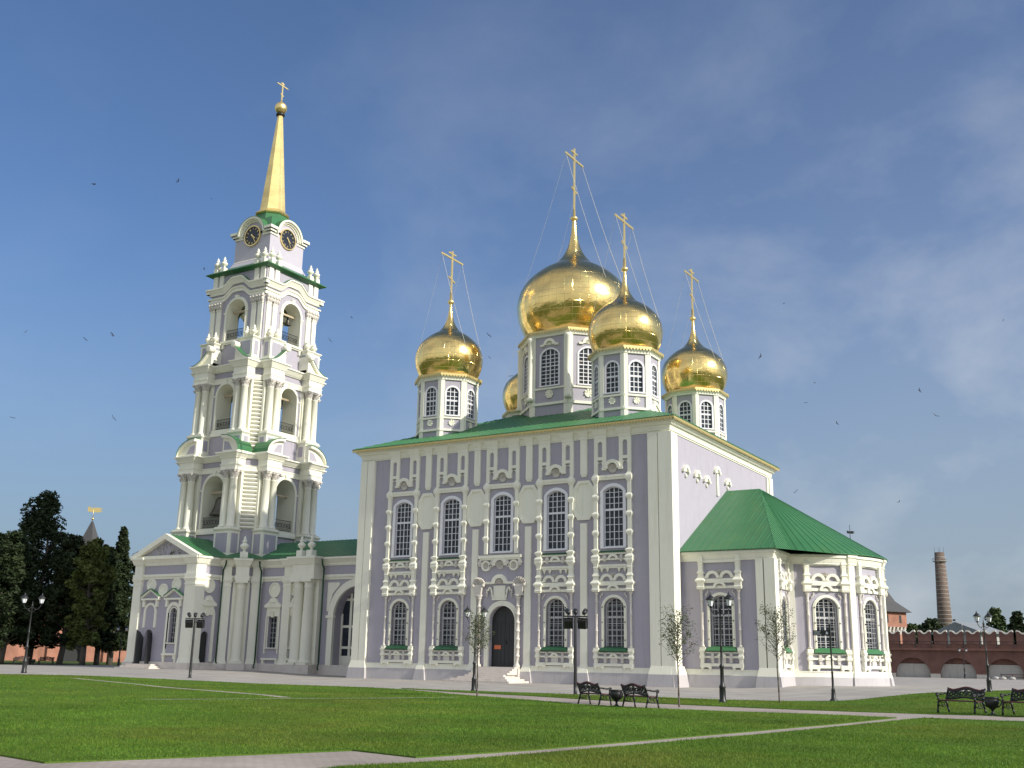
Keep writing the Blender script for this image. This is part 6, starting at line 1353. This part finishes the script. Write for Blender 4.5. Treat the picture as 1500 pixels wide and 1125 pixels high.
# ================================================================= SWALLOWS
def bird(px, py, d, rz_, roll, s, label):
    v = fw+rt*((px-750)/1553.14)-up*((py-562.5)/1553.14); p = CAM+v*d
    o = MB(Matrix.Rotation(rz_, 4, 'Z') @ Matrix.Rotation(roll, 4, 'Y'))
    o.lathe([(.004, -.11), (.02, -.07), (.028, -.01), (.024, .05), (.015, .08), (.003, .105)], (0, 0, 0), 8); o.v = [(a, c, b) for a, b, c in o.v] if False else o.v
    b = MB(Matrix.Rotation(rz_, 4, 'Z') @ Matrix.Rotation(roll, 4, 'Y')); n = 8; prof = [(.003, -.1), (.018, -.06), (.026, 0), (.022, .05), (.014, .08), (.003, .105)]
    i0 = len(b.v)
    for r_, y in prof: b.pts([(r_*math.cos(2*math.pi*k/n), y, r_*math.sin(2*math.pi*k/n)) for k in range(n)])
    for j in range(len(prof)-1):
        for k in range(n): b.f.append((i0+j*n+k, i0+j*n+(k+1) % n, i0+(j+1)*n+(k+1) % n, i0+(j+1)*n+k))
    for s_ in (-1, 1):
        W = [(.015, .05), (.09, .06), (.2, -.02), (.25, -.12), (.15, -.03), (.06, -.01), (.015, -.02)]; i = b.pts([(s_*x, y, .05*math.sin(x*9)+.006) for x, y in W]); b.pts([(s_*x, y, .05*math.sin(x*9)-.006) for x, y in W]); m_ = len(W)
        for k in range(1, m_-1): b.f += [(i, i+k, i+k+1), (i+m_, i+m_+k+1, i+m_+k)]
        for k in range(m_): b.f.append((i+k, i+(k+1) % m_, i+m_+(k+1) % m_, i+m_+k))
        t_ = b.pts([(0, -.08, .004), (s_*.018, -.08, .004), (s_*.05, -.19, .0), (s_*.012, -.13, 0)]); b.f.append((t_, t_+1, t_+2, t_+3))
    b.v = [tuple(Vector(q)*s+p) for q in b.v]
    tag(b.build('swallow', BIRDM, None, loc=tuple(p)), label, 'bird', 'swallows circling round the towers')
for k, (px, py, where) in enumerate([(138, 270, 'in the empty sky at upper left, left of two'), (261, 265, 'at upper left, level with the tower spire'), (310, 291, 'closest to the left of the golden spire'), (38, 486, 'far left at mid height near the picture edge'), (299, 394, 'just left of the tower roof edge'), (165, 491, 'left of the upper bell tower tier'), (125, 497, 'faint one at mid left of the sky'), (515, 465, 'right of the bell tower, alone in blue sky'), (483, 498, 'just right of the upper bell tower tier'), (18, 612, 'lowest at the left picture edge'), (166, 612, 'low left, beside the lowest bell tier'), (717, 524, 'above the hidden small dome'), (716, 491, 'right of the west golden dome'), (748, 551, 'left of the central drum, lowest there'), (1148, 445, 'right of the east dome, highest on that side'), (1114, 522, 'right of the east dome at dome height'), (1194, 561, 'over the east wall, first of three'), (1226, 620, 'largest one above the apse roof'), (1181, 590, 'over the east wall, lowest of three'), (1347, 572, 'in the cloud at right'), (1371, 609, 'in the cloud at right, low'), (1470, 469, 'nearest the right picture edge'), (1166, 720, 'over the apse roof ridge'), (1317, 735, 'over the right end of the apse roof')]):
    r = random.Random(k*7+1); bird(px, py, r.uniform(62, 88), r.uniform(0, 6.28), r.uniform(-.9, .9), r.uniform(.5, .85) if k % 5 else 1.0, 'tiny dark swallow '+where)
